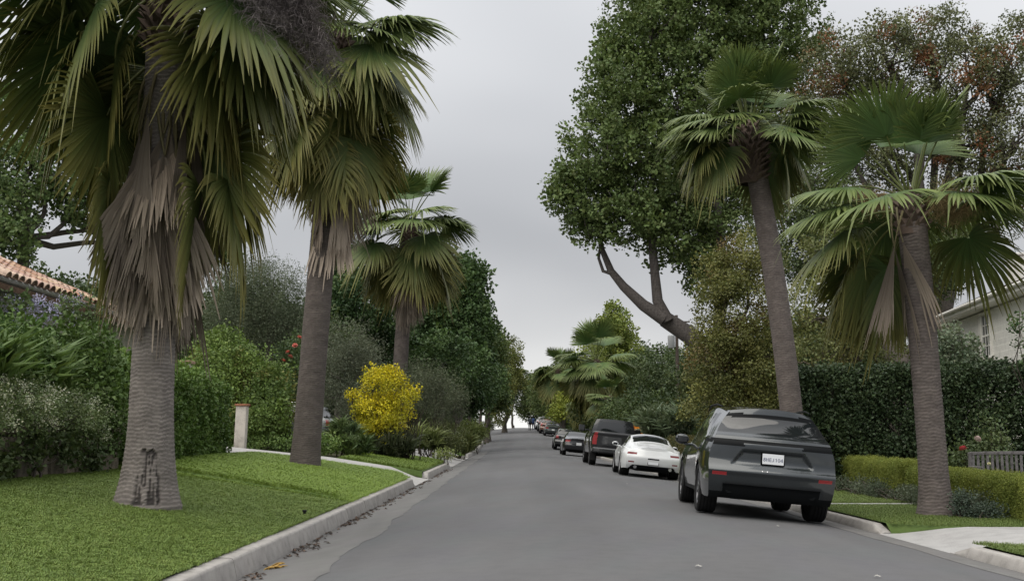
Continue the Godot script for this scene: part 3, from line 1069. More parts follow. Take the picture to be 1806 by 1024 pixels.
func build_palms():
	var bark := Color(0.225, 0.20, 0.185)
	var dark := Color(0.135, 0.115, 0.105)
	var b := Vector3(-4.66, 0, -14.7)
	b.y = side_y(b.x, 14.7)
	var h := px(300, -55, 14.7)
	palm("stout fan palm with black scar on its trunk and shaggy brown skirt", b, h, 0.44, 0.262, 0.27, 0.5,
		[["up", 8, 0.1, 0.35, 0.08], ["mid", 14, -0.1, 0.2, 0.14], ["low", 14, -0.25, 0.1, 0.2, [-2.5, -0.62, PI, 0.15, 0.5, PI - 0.5, 1.2, 1.9, -2.95, -0.25, 0.9, 2.5, -0.05, PI - 0.2]],
		["hang", 9, -0.8, -0.2, 0.24, [0.2, -0.3, PI + 0.2, PI - 0.2, 0.7, 1.5, 2.2, PI - 0.6, 0.0]], ["hang", 6, -2.0, -1.1, 0.24, [0.25, 0.6, 0.05, 1.0, PI - 0.1, PI - 0.5]],
		["dead", 9, -1.9, -1.3, 0.18], ["dead_long", 34, -2.2, -1.3, 0.22], ["dead_long", 30, -2.5, -1.9, 0.22]], 1.28, 3, bark,
		{"scar": true, "rowh": 0.012, "boots": 1.2, "stalks": 12, "stalk_a": -0.30, "stalk_spread": 0.2, "stalk_l": 2.45, "stalk_n": 300, "stalk_drop": 1.05, "stalk_col": Color(0.20, 0.175, 0.172)})
	b = Vector3(-5.1, 0, -28.2)
	b.y = side_y(b.x, 28.2) + 0.06
	h = px(598, 70, 28.2)
	palm("tall ringed fan palm on the raised lawn with hanging old flower stalks", b, h, 0.40, 0.335, 0.30, 0.5,
		[["up", 9, 0.1, 0.35, 0.08], ["mid", 15, -0.1, 0.2, 0.14], ["low", 18, -0.5, 0.0, 0.22], ["hang", 20, -1.5, -0.3, 0.28], ["hang", 12, -2.6, -1.4, 0.3], ["dead", 16, -2.9, -1.6, 0.28], ["dead_long", 14, -3.2, -2.2, 0.28]], 1.36, 11, dark,
		{"rowh": 0.016, "boots": 1.4, "stalks": 13, "stalk_a": 4.15, "stalk_spread": 0.32, "stalk_l": 2.6, "stalk_n": 330})
	b = Vector3(-6.15, 0, -60.0)
	b.y = side_y(b.x, 60.0)
	h = px(722, 400, 60.0)
	palm("fan palm behind the yellow shrub with short brown skirt", b, h, 0.50, 0.40, 0.36, 0.5,
		[["up", 8, 0.1, 0.35, 0.08], ["mid", 14, -0.1, 0.2, 0.14], ["low", 16, -0.5, 0.0, 0.22], ["hang", 16, -1.2, -0.3, 0.28], ["dead", 12, -1.4, -0.6, 0.3], ["dead_long", 10, -1.7, -0.9, 0.3]], 1.85, 23, dark,
		{"rowh": 0.05, "boots": 1.4})
	b = px(1652, 905, 18.1)
	b.y = side_y(b.x, 18.1)
	h = px(1607, 372, 18.1)
	palm("slender leaning fan palm with rust patch beside clipped hedge", b, h, 0.31, 0.215, 0.225, 0.32,
		[["up", 10, 0.1, 0.3, 0.06], ["mid", 9, 0.0, 0.2, 0.1], ["low", 6, -0.1, 0.1, 0.16, [0.3, 1.3, PI - 0.1, PI - 0.5, 1.6, 2.2]], ["mid", 1, 0.05, 0.1, 0.1, [-PI / 2 + 0.3]], ["hang", 2, -0.2, 0.0, 0.2, [2.4, 1.5]], ["dead_long", 3, -0.1, 0.1, 0.3, [PI * 1.02, PI * 1.12, PI * 1.2]]], 1.02, 37, Color(0.165, 0.14, 0.13),
		{"rowh": 0.014, "boots": 0.35, "boot_r": 0.25, "stalks": 7, "stalk_a": 0.0, "stalk_spread": 2.0, "stalk_l": 0.8, "stalk_n": 110, "stalk_col": Color(0.26, 0.20, 0.10), "stalk_drop": 0.5, "belly": 0.5})
	b = px(1408, 852, 26.0)
	b.y = side_y(b.x, 26.0)
	h = px(1322, 240, 26.0)
	palm("curved fan palm with bulging dark leaf bases behind the grey car", b, h, 0.36, 0.255, 0.24, 0.35,
		[["up", 16, 0.1, 0.4, 0.1], ["mid", 26, 0.0, 0.4, 0.16], ["low", 9, 0.1, 0.35, 0.25, [PI, PI + 0.35, PI - 0.4, 0.0, 0.4, -0.35, 1.2, 2.0, PI + 0.7]]], 0.95, 41, Color(0.165, 0.14, 0.13),
		{"rowh": 0.016, "boots": 1.1, "boot_r": 0.42, "belly": 0.6})
	# further up the street
	var far := [[1052, 640, 96.0, 1.9, "broad shaggy palm with grey dead fronds past the parked cars"], [1075, 705, 88.0, 1.0, "low green palm under the broad shaggy palm"], [985, 655, 130.0, 1.6, "far palm between street trees beyond the shaggy palm"],
		[1030, 712, 104.0, 0.9, "short palm beside the row of parked cars"], [898, 655, 165.0, 1.4, "far palm near the crest of the road"]]
	for k in far.size():
		var q: Array = far[k]
		h = px(q[0], q[1], q[2])
		b = Vector3(h.x, side_y(h.x, q[2]), h.z)
		if b.x > KL and b.x < KR:
			b.x = KL - 1.0
		palm(q[4], b, h, 0.42, 0.3, 0.28, 0.4, [["up", 7, 0.1, 0.3, 0.08], ["mid", 12, -0.1, 0.2, 0.14], ["low", 14, -0.3, 0.0, 0.2], ["hang", 12, -0.7, -0.2, 0.25], ["dead", 22 if k == 0 else 4, -0.9, 0.2, 0.25]], q[3], 60 + k * 7, dark, {"rowh": 0.12})

# ---------------------------------------------------------------- left side of the street

func ground(x: float, d: float) -> Vector3: return Vector3(x, side_y(x, d), -d)

func lobe(x: float, d: float, h: float, rx: float, ry: float, rz: float) -> Array: return [ground(x, d) + Vector3(0, h, 0), Vector3(rx, ry, rz)]

func build_left_side():
	var rng := RandomNumberGenerator.new()
	rng.seed = 5
	# low stone retaining wall behind the first lawn
	var w := thing("stone_wall", "low wall of dark sandstone blocks under the white-flowered shrub", "wall", ground(-7.15, 16.5))
	var d := 12.5
	var row := 0
	for r in [[0.0, 0.36], [0.36, 0.28], [0.64, 0.24]]:
		d = 12.3 + row * 0.21
		while d < 20.2:
			var l := rng.randf_range(0.38, 0.85)
			var e := minf(d + l, 20.4)
			var m := MB.new()
			var v := rng.randf_range(0.06, 0.16)
			var dep := 0.42 + rng.randf_range(-0.03, 0.03)
			m.box(Vector3(rng.randf_range(-0.02, 0.02), r[0] + r[1] * 0.5 - 0.06, 16.5 - (d + e) * 0.5), Vector3(dep, r[1] - 0.02, e - d - 0.02), Color(v * 1.12, v * 0.95, v * 0.72), 0.03,
				Basis(Vector3.UP, rng.randfn() * 0.03) * Basis(Vector3.BACK, rng.randfn() * 0.03))
			part("stone", m, M.stone, w)
			d = e
		row += 1
	# shrubs over the wall
	var lobes := []
	for k in 9: lobes.append(lobe(-7.25 + rng.randf_range(-0.2, 0.15), 13.2 + k * 0.78, 0.86 + rng.randf_range(-0.08, 0.1), 0.62, 0.42, 0.62))
	var f := shrub("flowering_shrub", "grey-green shrub with tiny white flowers spilling over the stone wall", "shrub", lobes, "small", 24, Color(0.065, 0.095, 0.040), Color(0.12, 0.155, 0.07), 51, {"mat": M.leaf, "rough": 0.5})
	foliage("blossom", f, lobes, "small", 13.0, Color(0.36, 0.38, 0.28), Color(0.46, 0.47, 0.40), 52, -0.4, 0.6, M.petal, 0.62).position = -f.position
	lobes = []
	for k in 7: lobes.append(lobe(-8.2 - 0.25 * (k % 2), 13.5 + k * 1.15, 1.45 + 0.2 * sin(k * 1.7), 0.8, 0.72, 0.9))
	shrub("bush", "lush green leafy bush above the white-flowered shrub", "shrub", lobes, "mid", 15, Color(0.035, 0.065, 0.02), Color(0.085, 0.14, 0.035), 53, {"rough": 0.4})
	lobes = [lobe(-7.3, 19.6, 0.9, 0.6, 0.95, 0.7), lobe(-7.4, 20.9, 0.9, 0.6, 1.0, 0.7), lobe(-7.6, 19.9, 1.9, 0.6, 0.5, 0.7)]
	shrub("bush", "dense glossy bush behind the scarred palm trunk", "shrub", lobes, "mid", 18, Color(0.04, 0.07, 0.02), Color(0.08, 0.125, 0.035), 54)
	lobes = []
	for k in 7: lobes.append(lobe(-6.98, 13.4 + k * 1.05, 0.42 + 0.16 * sin(k * 2.3), 0.16, 0.30, 0.5))
	shrub("trailing_ivy", "dark ivy trailing down the face of the stone wall", "ivy", lobes, "ivy", 26, Color(0.028, 0.042, 0.018), Color(0.06, 0.085, 0.03), 50, {"gap": -0.05, "rough": 0.6, "stems": 3})
	# arching strap leaves over the wall
	for k in 3:
		lobes = [lobe(-7.75, 14.6 + k * 1.9, 1.3, 0.5, 0.4, 0.6)]
		shrub("strap_leaf_plant", "arching strap-leaved plant among the bushes over the stone wall", "plant", lobes, "fern", 16, Color(0.06, 0.10, 0.03), Color(0.11, 0.16, 0.05), 55 + k, {"scale": 1.1, "group": "strap-leaved plants over the wall"})
	# lilac-blue flowering shrub in front of the tiled roof
	lobes = px_lobes([[45, 545, 21.0, 55, 26], [110, 548, 21.0, 50, 24], [160, 562, 21.5, 36, 18]])
	f = shrub("flowering_shrub", "shrub with pale lilac-blue flowers below the tiled roof", "shrub", lobes, "mid", 7, Color(0.05, 0.075, 0.03), Color(0.09, 0.12, 0.05), 58, {"gap": -0.1, "stems": 5})
	foliage("blossom", f, lobes, "tiny", 18, Color(0.30, 0.30, 0.46), Color(0.42, 0.42, 0.55), 59, 0.05, 1.2, M.petal, 0.5).position = -f.position
	# house with clay tile roof
	var hp := ground(-9.9, 25.0)
	var h := thing("tiled_house", "cream plaster house with salmon barrel-tile roof behind the bushes", "house", hp)
	var m := MB.new()
	m.box(Vector3(-4.0, 1.5, 0), Vector3(8.0, 3.6, 12.0), Color(0.50, 0.49, 0.40))
	part("wall", m, M.plaster, h)
	m = MB.new()
	m.box(Vector3(0.32, 3.13, 0), Vector3(0.06, 0.2, 12.8), Color(0.6, 0.6, 0.56), 0.008)
	m.box(Vector3(0.40, 3.2, 0), Vector3(0.11, 0.09, 12.8), Color(0.55, 0.56, 0.55), 0.03)
	part("gutter", m, M.boards, h)
	m = MB.new()
	var sl := 0.40
	var bs := Basis(Vector3.BACK, -sl)
	m.box(Vector3(-4.0, 3.13 + 4.2 * tan(sl) - 0.02, 0) + Vector3(0.15, -0.02, 0), Vector3(9.4, 0.1, 12.9), Color(0.25, 0.16, 0.11), 0.0, bs)
	var rf := part("roof", m, M.clay, h)
	var tiles := []
	for k in 6:
		var tm := MB.new()
		var v := [0.9, 1.0, 1.12, 1.0, 1.2, 0.82][k] as float
		var base := [Color(0.52, 0.31, 0.21), Color(0.55, 0.36, 0.26), Color(0.56, 0.42, 0.28), Color(0.50, 0.33, 0.28), Color(0.53, 0.40, 0.32), Color(0.48, 0.27, 0.18)][k] as Color
		var p := []
		for a in 8:
			var an := PI * a / 7.0
			p.append([cos(an) * 0.125, sin(an) * 0.105])
		var r0 := PackedVector3Array()
		var r1 := PackedVector3Array()
		var r2 := PackedVector3Array()
		for q in p:
			r0.append(Vector3(0.24, q[1] * 1.08, -q[0] * 1.08)); r1.append(Vector3(-0.24, q[1] * 0.9, -q[0] * 0.9)); r2.append(Vector3(0.24, q[1] * 0.9, -q[0] * 0.92))
		tm.grid([r0, r1], base * v)
		tm.grid([r2, r0], base * v * 0.9)
		tiles.append(tm.mesh())
	for c in 22:
		for r in 13:
			var o := MeshInstance3D.new()
			o.name = "tile"
			o.mesh = tiles[rng.randi() % 6]
			o.material_override = M.clay
			var along := -4.2 + r * 0.40
			o.transform = Transform3D(bs * Basis(Vector3.UP, rng.randfn() * 0.03), Vector3(0.12 + 0.32, 3.18, 4.3 - c * 0.29) + bs * Vector3(-(r * 0.40) - 0.1, 0.075 + rng.randf() * 0.012, 0))
			rf.add_child(o, true)
	# ivy hedge, pillars, driveway shrubs
	hedge("ivy_hedge", "broad ivy hedge beside the scarred palm, short of the white pillar", ground(-7.4, 20.9), ground(-8.35, 30.6), 1.3, 1.75, "ivy", 55, Color(0.045, 0.08, 0.022), Color(0.10, 0.16, 0.04), 61, {"wild": 3.5, "gap": -0.55})
	lobes = []
	for k in 6: lobes.append(lobe(-8.0 - 0.12 * k, 22.0 + k * 1.6, 1.7, 0.75, 0.42, 1.0))
	shrub("creeper", "leafy creeper mounded on top of the ivy hedge", "shrub", lobes, "ivy", 34, Color(0.05, 0.09, 0.022), Color(0.12, 0.18, 0.04), 62, {"rough": 0.5})
	var pl := thing("gate_pillar", "white plaster gate pillar with terracotta cap beside the driveway", "pillar", px(424, 787, 36.9))
	m = MB.new()
	m.box(Vector3(0, 0.6, 0), Vector3(0.34, 1.4, 0.34), Color(0.62, 0.58, 0.52), 0.015, Basis(Vector3.BACK, -0.03))
	part("shaft", m, M.plaster, pl)
	m = MB.new()
	m.box(Vector3(0.02, 1.33, 0), Vector3(0.42, 0.07, 0.42), Color(0.34, 0.15, 0.09), 0.012)
	part("cap", m, M.clay, pl)
	pl = thing("gate_pillar", "white plaster pillar top poking out above the ivy hedge", "pillar", ground(-9.6, 33.0))
	m = MB.new()
	m.box(Vector3(0, 1.1, 0), Vector3(0.5, 2.6, 0.5), Color(0.62, 0.60, 0.56), 0.015)
	part("shaft", m, M.plaster, pl)
	m = MB.new()
	m.box(Vector3(0, 2.44, 0), Vector3(0.6, 0.08, 0.6), Color(0.42, 0.30, 0.2), 0.012)
	part("cap", m, M.clay, pl)
	lobes = px_lobes([[440, 735, 40.0, 65, 62], [395, 660, 41.0, 62, 55], [455, 675, 41.0, 52, 50], [395, 612, 42.0, 48, 30], [487, 735, 41.5, 30, 50], [350, 690, 40, 55, 70]])
	shrub("bush", "tall dense bush with yellow-green tips behind the white pillar", "shrub", lobes, "mid", 11, Color(0.045, 0.075, 0.022), Color(0.115, 0.165, 0.04), 63, {"rough": 0.35, "scale": 1.1, "accent": Color(0.22, 0.20, 0.06, 0.75)})
	lobes = px_lobes([[470, 790, 39.0, 60, 12], [560, 785, 39, 40, 14]])
	shrub("ground_cover", "low green ground cover along the driveway behind the ringed palm", "ground cover", lobes, "mid", 14, Color(0.05, 0.085, 0.025), Color(0.10, 0.15, 0.04), 64)
	# bush with coral flowers
	lobes = px_lobes([[508, 660, 46.0, 40, 50], [520, 620, 47.0, 26, 30]])
	f = shrub("flowering_bush", "dark bush with a few large coral flowers behind the ringed palm", "shrub", lobes, "mid", 9, Color(0.03, 0.05, 0.02), Color(0.07, 0.10, 0.035), 65)
	for q in [[508, 622], [511, 630], [499, 637], [527, 596], [520, 610]]:
		blossom(f, px(q[0], q[1], 45.1) - f.position, 0.13, Color(0.62, 0.20, 0.16), q[0])
	# yellow shrub
	lobes = px_lobes([[678, 690, 44.0, 48, 40], [645, 715, 43.8, 32, 38], [712, 715, 43.8, 33, 34], [678, 740, 43.6, 58, 38], [675, 662, 44.0, 30, 16], [732, 730, 43.6, 14, 9], [650, 755, 43.4, 32, 22], [622, 700, 43.8, 10, 14], [652, 668, 43.9, 12, 14], [700, 664, 44, 12, 15], [728, 692, 43.9, 12, 12], [622, 745, 43.7, 12, 10], [690, 652, 44, 8, 9], [742, 722, 43.7, 7, 5]])
	shrub("yellow_shrub", "rounded shrub with bright yellow leaves at the kerb", "shrub", lobes, "mid", 9, Color(0.14, 0.15, 0.015), Color(0.46, 0.39, 0.015), 66, {"gap": -0.12, "scale": 0.9, "rough": 0.7, "stem_r": 0.03})
	lobes = px_lobes([[685, 792, 43.4, 44, 17], [640, 780, 44.0, 24, 20]])
	shrub("spiky_plant", "dark spiky clump under the yellow shrub", "plant", lobes, "fern", 22, Color(0.022, 0.03, 0.018), Color(0.05, 0.06, 0.03), 67, {"scale": 1.0})
	lobes = px_lobes([[605, 775, 40.0, 28, 26], [625, 790, 39.5, 30, 14]])
	shrub("spiky_plant", "dark strap-leaved clump between the ringed palm and yellow shrub", "plant", lobes, "fern", 22, Color(0.03, 0.05, 0.022), Color(0.07, 0.10, 0.03), 68, {"scale": 0.8})
	lobes = px_lobes([[633, 800, 41.0, 14, 12]])
	shrub("leafy_plant", "small yellow-green leafy plant below the yellow shrub", "plant", lobes, "mid", 30, Color(0.12, 0.17, 0.03), Color(0.2, 0.26, 0.05), 69, {"scale": 0.8})
	# planting along the kerb further up
	var beds := [[[[760, 770, 50.0, 34, 18], [785, 780, 50, 30, 14]], "grey-green mound beside the yellow shrub", 0.05, "small"], [[[748, 783, 49.0, 22, 14]], "spiky tuft with cream flower heads by the kerb", 0.10, "fern"],
		[[[782, 800, 47.5, 16, 6]], "yellow-green low mound at the kerb edge", 0.15, "small"], [[[800, 770, 66.0, 30, 18], [770, 760, 66, 30, 20]], "olive mound in front of the row of trunks", 0.06, "small"],
		[[[828, 760, 78.0, 22, 12], [842, 766, 78, 14, 8]], "rounded bright green bush near the rising kerb", 0.11, "mid"], [[[815, 792, 62.0, 22, 9]], "low tufted planting beside the small kerb block", 0.07, "fern"],
		[[[850, 752, 110.0, 22, 8]], "pinkish low planting near the top of the road", 0.10, "small"]]
	for k in beds.size():
		var q: Array = beds[k]
		var g: float = q[2]
		shrub("bush", q[1], "shrub", px_lobes(q[0]), q[3], 20 if q[3] != "fern" else 14, Color(g * 0.7, g * 0.85, g * 0.35), Color(g * 1.2, g * 1.45, g * 0.5), 70 + k, {"scale": 1.4, "stems": 4})
	lobes = px_lobes([[765, 690, 54.0, 34, 40], [735, 680, 55.0, 30, 34], [795, 715, 56, 26, 28]])
	shrub("bush", "tall grey-olive bush leaning over behind the yellow shrub", "shrub", lobes, "fine", 14, Color(0.04, 0.048, 0.03), Color(0.085, 0.10, 0.06), 81, {"scale": 1.3, "gap": -0.2, "rough": 0.7})

# ---------------------------------------------------------------- right side of the street

func build_right_side():
	var rng := RandomNumberGenerator.new()
	rng.seed = 6
	# clipped box hedges
	var ga := Color(0.095, 0.125, 0.026)
	var gb := Color(0.20, 0.225, 0.05)
	hedge("box_hedge", "clipped box hedge running past the leaning palm to the driveway", ground(7.75, 15.9), ground(8.0, 22.3), 0.62, 0.60, "tiny", 620, ga, gb, 91, {"group": "clipped box hedges", "wild": 0.35, "scale": 0.66})
	hedge("box_hedge", "clipped box hedge, middle block past a narrow gap", ground(8.0, 22.8), ground(8.05, 25.2), 0.62, 0.70, "tiny", 480, ga, gb, 92, {"group": "clipped box hedges", "wild": 0.35, "scale": 0.66})
	hedge("box_hedge", "clipped box hedge block farthest up, behind the grey car", ground(8.05, 25.6), ground(8.1, 29.5), 0.62, 0.72, "tiny", 420, ga, gb, 93, {"group": "clipped box hedges", "wild": 0.35, "scale": 0.66})
	hedge("box_hedge", "dark low hedge with tan top between the white and grey cars", ground(6.6, 37.0), ground(7.0, 48.0), 0.9, 1.05, "small", 90, Color(0.03, 0.045, 0.018), Color(0.12, 0.10, 0.04), 94)
	# tall dark hedge
	hedge("tall_hedge", "tall dark green hedge in front of the white house", ground(6.9, 27.6), ground(17.0, 25.2), 1.2, 2.72, "ivy", 60, Color(0.020, 0.034, 0.018), Color(0.05, 0.075, 0.034), 95, {"wild": 4.0, "gap": -0.4, "mat": M.leaf_glossy})
	# lavender-like edging and grey shrub at the palm's foot
	var lobes := []
	for k in 9: lobes.append(lobe(7.4 + 0.1 * sin(k * 2.0), 18.2 + k * 0.95, 0.12, 0.22, 0.18, 0.45))
	shrub("edging_plant", "grey-green low edging along the foot of the clipped hedges", "plant", lobes, "small", 55, Color(0.035, 0.05, 0.032), Color(0.075, 0.09, 0.06), 96, {"scale": 0.7})
	lobes = px_lobes([[1708, 897, 17.5, 22, 18], [1738, 907, 17.3, 26, 13], [1694, 880, 17.6, 12, 12]])
	shrub("grey_shrub", "blue-grey low shrub at the foot of the leaning palm", "shrub", lobes, "small", 75, Color(0.032, 0.048, 0.036), Color(0.07, 0.09, 0.07), 97, {"scale": 0.8, "rough": 0.4})
	# rose bushes behind the hedge
	var f: Node3D
	lobes = px_lobes([[1500, 800, 29.6, 34, 14], [1540, 803, 29.0, 30, 12]])
	f = shrub("rose_bush", "low rose bush with white blooms behind the hedge by the grey car", "rose bush", lobes, "mid", 20, Color(0.04, 0.06, 0.025), Color(0.09, 0.12, 0.045), 98, {"scale": 0.7, "gap": -0.3})
	for q in [[1482, 796], [1490, 790], [1497, 789], [1503, 798], [1526, 804]]: blossom(f, px(q[0], q[1], 29.0) - f.position, 0.06, Color(0.72, 0.74, 0.68), q[0])
	lobes = px_lobes([[1725, 808, 22.2, 34, 28], [1752, 775, 22.4, 20, 40], [1700, 812, 22.3, 24, 20], [1755, 816, 21.9, 34, 16]])
	f = shrub("rose_bush", "rose bush with one pink and one pale bloom beside the bench", "rose bush", lobes, "mid", 19, Color(0.035, 0.055, 0.025), Color(0.085, 0.11, 0.045), 99, {"scale": 0.7, "gap": -0.3, "accent": Color(0.16, 0.07, 0.05, 0.8)})
	blossom(f, px(1700, 793, 21.4) - f.position, 0.09, Color(0.60, 0.13, 0.15), 3)
	blossom(f, px(1724, 775, 21.4) - f.position, 0.08, Color(0.72, 0.58, 0.58), 4)
	blossom(f, px(1745, 818, 21.3) - f.position, 0.04, Color(0.62, 0.60, 0.38), 5)
	# weathered bench
	var bp := px(1795, 840, 21.3)
	bp.y = side_y(bp.x, 21.3)
	var bn := thing("garden_bench", "weathered grey slatted wooden bench in front of the tall hedge", "bench", bp)
	var wc := Color(0.20, 0.19, 0.19)
	for k in 17:
		var m := MB.new()
		m.box(Vector3(-0.72 + k * 0.09, 0.68, -0.2), Vector3(0.05, 0.4, 0.018), wc * rng.randf_range(0.8, 1.2), 0.004)
		part("slat", m, M.wood, bn)
	for k in 5:
		var m := MB.new()
		m.box(Vector3(0, 0.43, -0.14 + k * 0.095), Vector3(1.5, 0.025, 0.075), wc * rng.randf_range(0.85, 1.15), 0.005)
		part("seat_slat", m, M.wood, bn)
	var mb := MB.new()
	for k in 6: mb.box(Vector3(-0.65 + k * 0.26, 0.905 + 0.012 * sin(PI * (k + 0.5) / 6.0), -0.2), Vector3(0.262, 0.06, 0.04), wc, 0.006)
	part("top_rail", mb, M.wood, bn)
	for s in [-1.0, 1.0]:
		var m := MB.new()
		m.box(Vector3(s * 0.78, 0.45, -0.2), Vector3(0.06, 0.95, 0.06), wc, 0.006)
		part("leg", m, M.wood, bn)
		m = MB.new()
		m.box(Vector3(s * 0.78, 0.31, 0.26), Vector3(0.06, 0.66, 0.06), wc, 0.006)
		part("leg", m, M.wood, bn)
		m = MB.new()
		m.box(Vector3(s * 0.78, 0.66, 0.04), Vector3(0.075, 0.03, 0.52), wc, 0.006)
		part("armrest", m, M.wood, bn)
	# white house
	var a := Vector3(14.0, side_y(14.0, 29.0), -29.0)
	var h := thing("white_house", "white clapboard house with brown roof behind the tall hedge", "house", a)
	h.rotation.y = -0.12
	# local: +x away from the street, -z up the street
	var wh := Color(0.80, 0.79, 0.75)
	var m := MB.new()
	m.box(Vector3(4.1, 2.4, -4.5), Vector3(8.0, 5.2, 15.0), wh)
	part("wall", m, M.boards, h)
	var win_z := -6.2
	for k in 26:
		m = MB.new()
		m.box(Vector3(0.075, 0.02 + k * 0.195, -4.5), Vector3(0.022, 0.215, 15.02), wh * rng.randf_range(0.97, 1.02), 0.004, Basis(Vector3.BACK, 0.07))
		part("clapboard", m, M.boards, h)
	m = MB.new()
	m.box(Vector3(-0.12, 5.06, -4.5), Vector3(0.62, 0.05, 15.6), wh)
	part("soffit", m, M.boards, h)
	m = MB.new()
	m.box(Vector3(-0.42, 5.14, -4.5), Vector3(0.04, 0.2, 15.7), wh, 0.006)
	m.box(Vector3(-0.50, 5.20, -4.5), Vector3(0.12, 0.10, 15.7), wh * 0.95, 0.03)
	part("gutter", m, M.boards, h)
	m = MB.new()
	m.box(Vector3(0.04, 2.5, win_z - 0.75), Vector3(0.05, 5.0, 0.10), wh, 0.006)
	part("corner_board", m, M.boards, h)
	var win := MB.new()
	for s in [-1.0, 1.0]: win.box(Vector3(0.035, 4.22, win_z + s * 0.44), Vector3(0.09, 1.32, 0.09), wh * 1.04, 0.008)
	win.box(Vector3(0.035, 4.92, win_z), Vector3(0.11, 0.1, 1.05), wh * 1.04, 0.008)
	win.box(Vector3(0.02, 3.53, win_z), Vector3(0.16, 0.06, 1.08), wh * 1.04, 0.008)
	var wn := part("window", win, M.boards, h)
	for r in 4:
		for c in 3:
			m = MB.new()
			m.box(Vector3(0.045, 3.745 + r * 0.32, win_z - 0.265 + c * 0.265), Vector3(0.012, 0.29, 0.235), Color.WHITE)
			part("pane", m, M.pane, wn)
	m = MB.new()
	for r in 5: m.box(Vector3(0.038, 3.585 + r * 0.32, win_z), Vector3(0.04, 0.03 if r != 2 else 0.06, 0.8), wh)
	for c in 2: m.box(Vector3(0.039, 4.22, win_z - 0.1325 + c * 0.265), Vector3(0.036, 1.3, 0.028), wh)
	part("muntins", m, M.boards, wn)
	m = MB.new()
	m.box(Vector3(4.0, 5.05, -4.5), Vector3(7.6, 0.4, 15.2), Color(0.1, 0.08, 0.07))
	var rf := part("roof", m, M.shingle, h)
	var sl := 0.42
	for r in 22:
		m = MB.new()
		var v := rng.randf_range(0.8, 1.2)
		var xx := -0.42 + r * 0.205
		m.box(Vector3(xx + 0.12, 5.30 + (xx + 0.42) * tan(sl), -4.5), Vector3(0.30, 0.022, 15.8), Color(0.115, 0.085, 0.075) * v, 0.0, Basis(Vector3.BACK, sl - 0.06))
		part("shingle_course", m, M.shingle, rf)
	m = MB.new()
	m.box(Vector3(2.2, 6.4, -9.5), Vector3(0.7, 1.6, 0.7), wh, 0.02)
	m.box(Vector3(2.2, 7.22, -9.5), Vector3(0.8, 0.1, 0.8), wh * 0.9, 0.02)
	part("chimney", m, M.plaster, rf)
	# pale variegated bush in front of the house
	lobes = px_lobes([[1685, 612, 27.5, 30, 38], [1664, 625, 27.5, 26, 36], [1705, 645, 27.3, 30, 18]])
	shrub("variegated_bush", "pale grey-green bush rising above the tall hedge beside the white house", "shrub", lobes, "ivy", 24, Color(0.05, 0.075, 0.045), Color(0.17, 0.20, 0.14), 101, {"gap": -0.25, "rough": 0.4})
	lobes = px_lobes([[1815, 580, 24.0, 22, 60]])
	shrub("climbing_plant", "leafy stem in front of the white clapboard wall", "plant", lobes, "ivy", 12, Color(0.03, 0.06, 0.025), Color(0.09, 0.13, 0.05), 102, {"gap": -0.1})
	# utility pole with its transformer
	var up := thing("utility_pole", "thin wooden utility pole with grey transformer beyond the big tree", "utility pole", ground(12.4, 85.0))
	m = MB.new()
	m.tube([Vector3(0, -0.5, 0), Vector3(0, 10.1, 0)], [0.16, 0.11], 10, Color(0.10, 0.08, 0.07))
	part("pole", m, M.bark, up)
	m = MB.new()
	m.lathe([[0.0, 0.0], [0.26, 0.02], [0.27, 0.9], [0.2, 1.0], [0.0, 1.02]], 16, Basis.IDENTITY, Vector3(-0.42, 7.6, 0.0), Color(0.32, 0.33, 0.34))
	part("transformer", m, M.plain, up)
	m = MB.new()
	m.box(Vector3(0, 9.6, 0), Vector3(2.0, 0.1, 0.1), Color(0.10, 0.08, 0.07), 0.01)
	part("crossarm", m, M.bark, up)
	# garden beyond the white car
	lobes = px_lobes([[1135, 758, 52.0, 15, 10], [1122, 757, 52, 10, 8]])
	shrub("orange_bush", "small bush of orange blooms behind the black pickup", "shrub", lobes, "small", 40, Color(0.40, 0.17, 0.02), Color(0.62, 0.30, 0.04), 103, {"scale": 1.2})
	lobes = px_lobes([[1182, 778, 44.0, 22, 6]])
	lobes = px_lobes([[1165, 762, 50.0, 26, 16], [1195, 760, 49.0, 20, 16]])
	shrub("fern_plant", "pale green feathery plant behind the white car", "plant", lobes, "fern", 16, Color(0.06, 0.085, 0.05), Color(0.13, 0.16, 0.10), 104, {"scale": 1.7})

# ---------------------------------------------------------------- trees

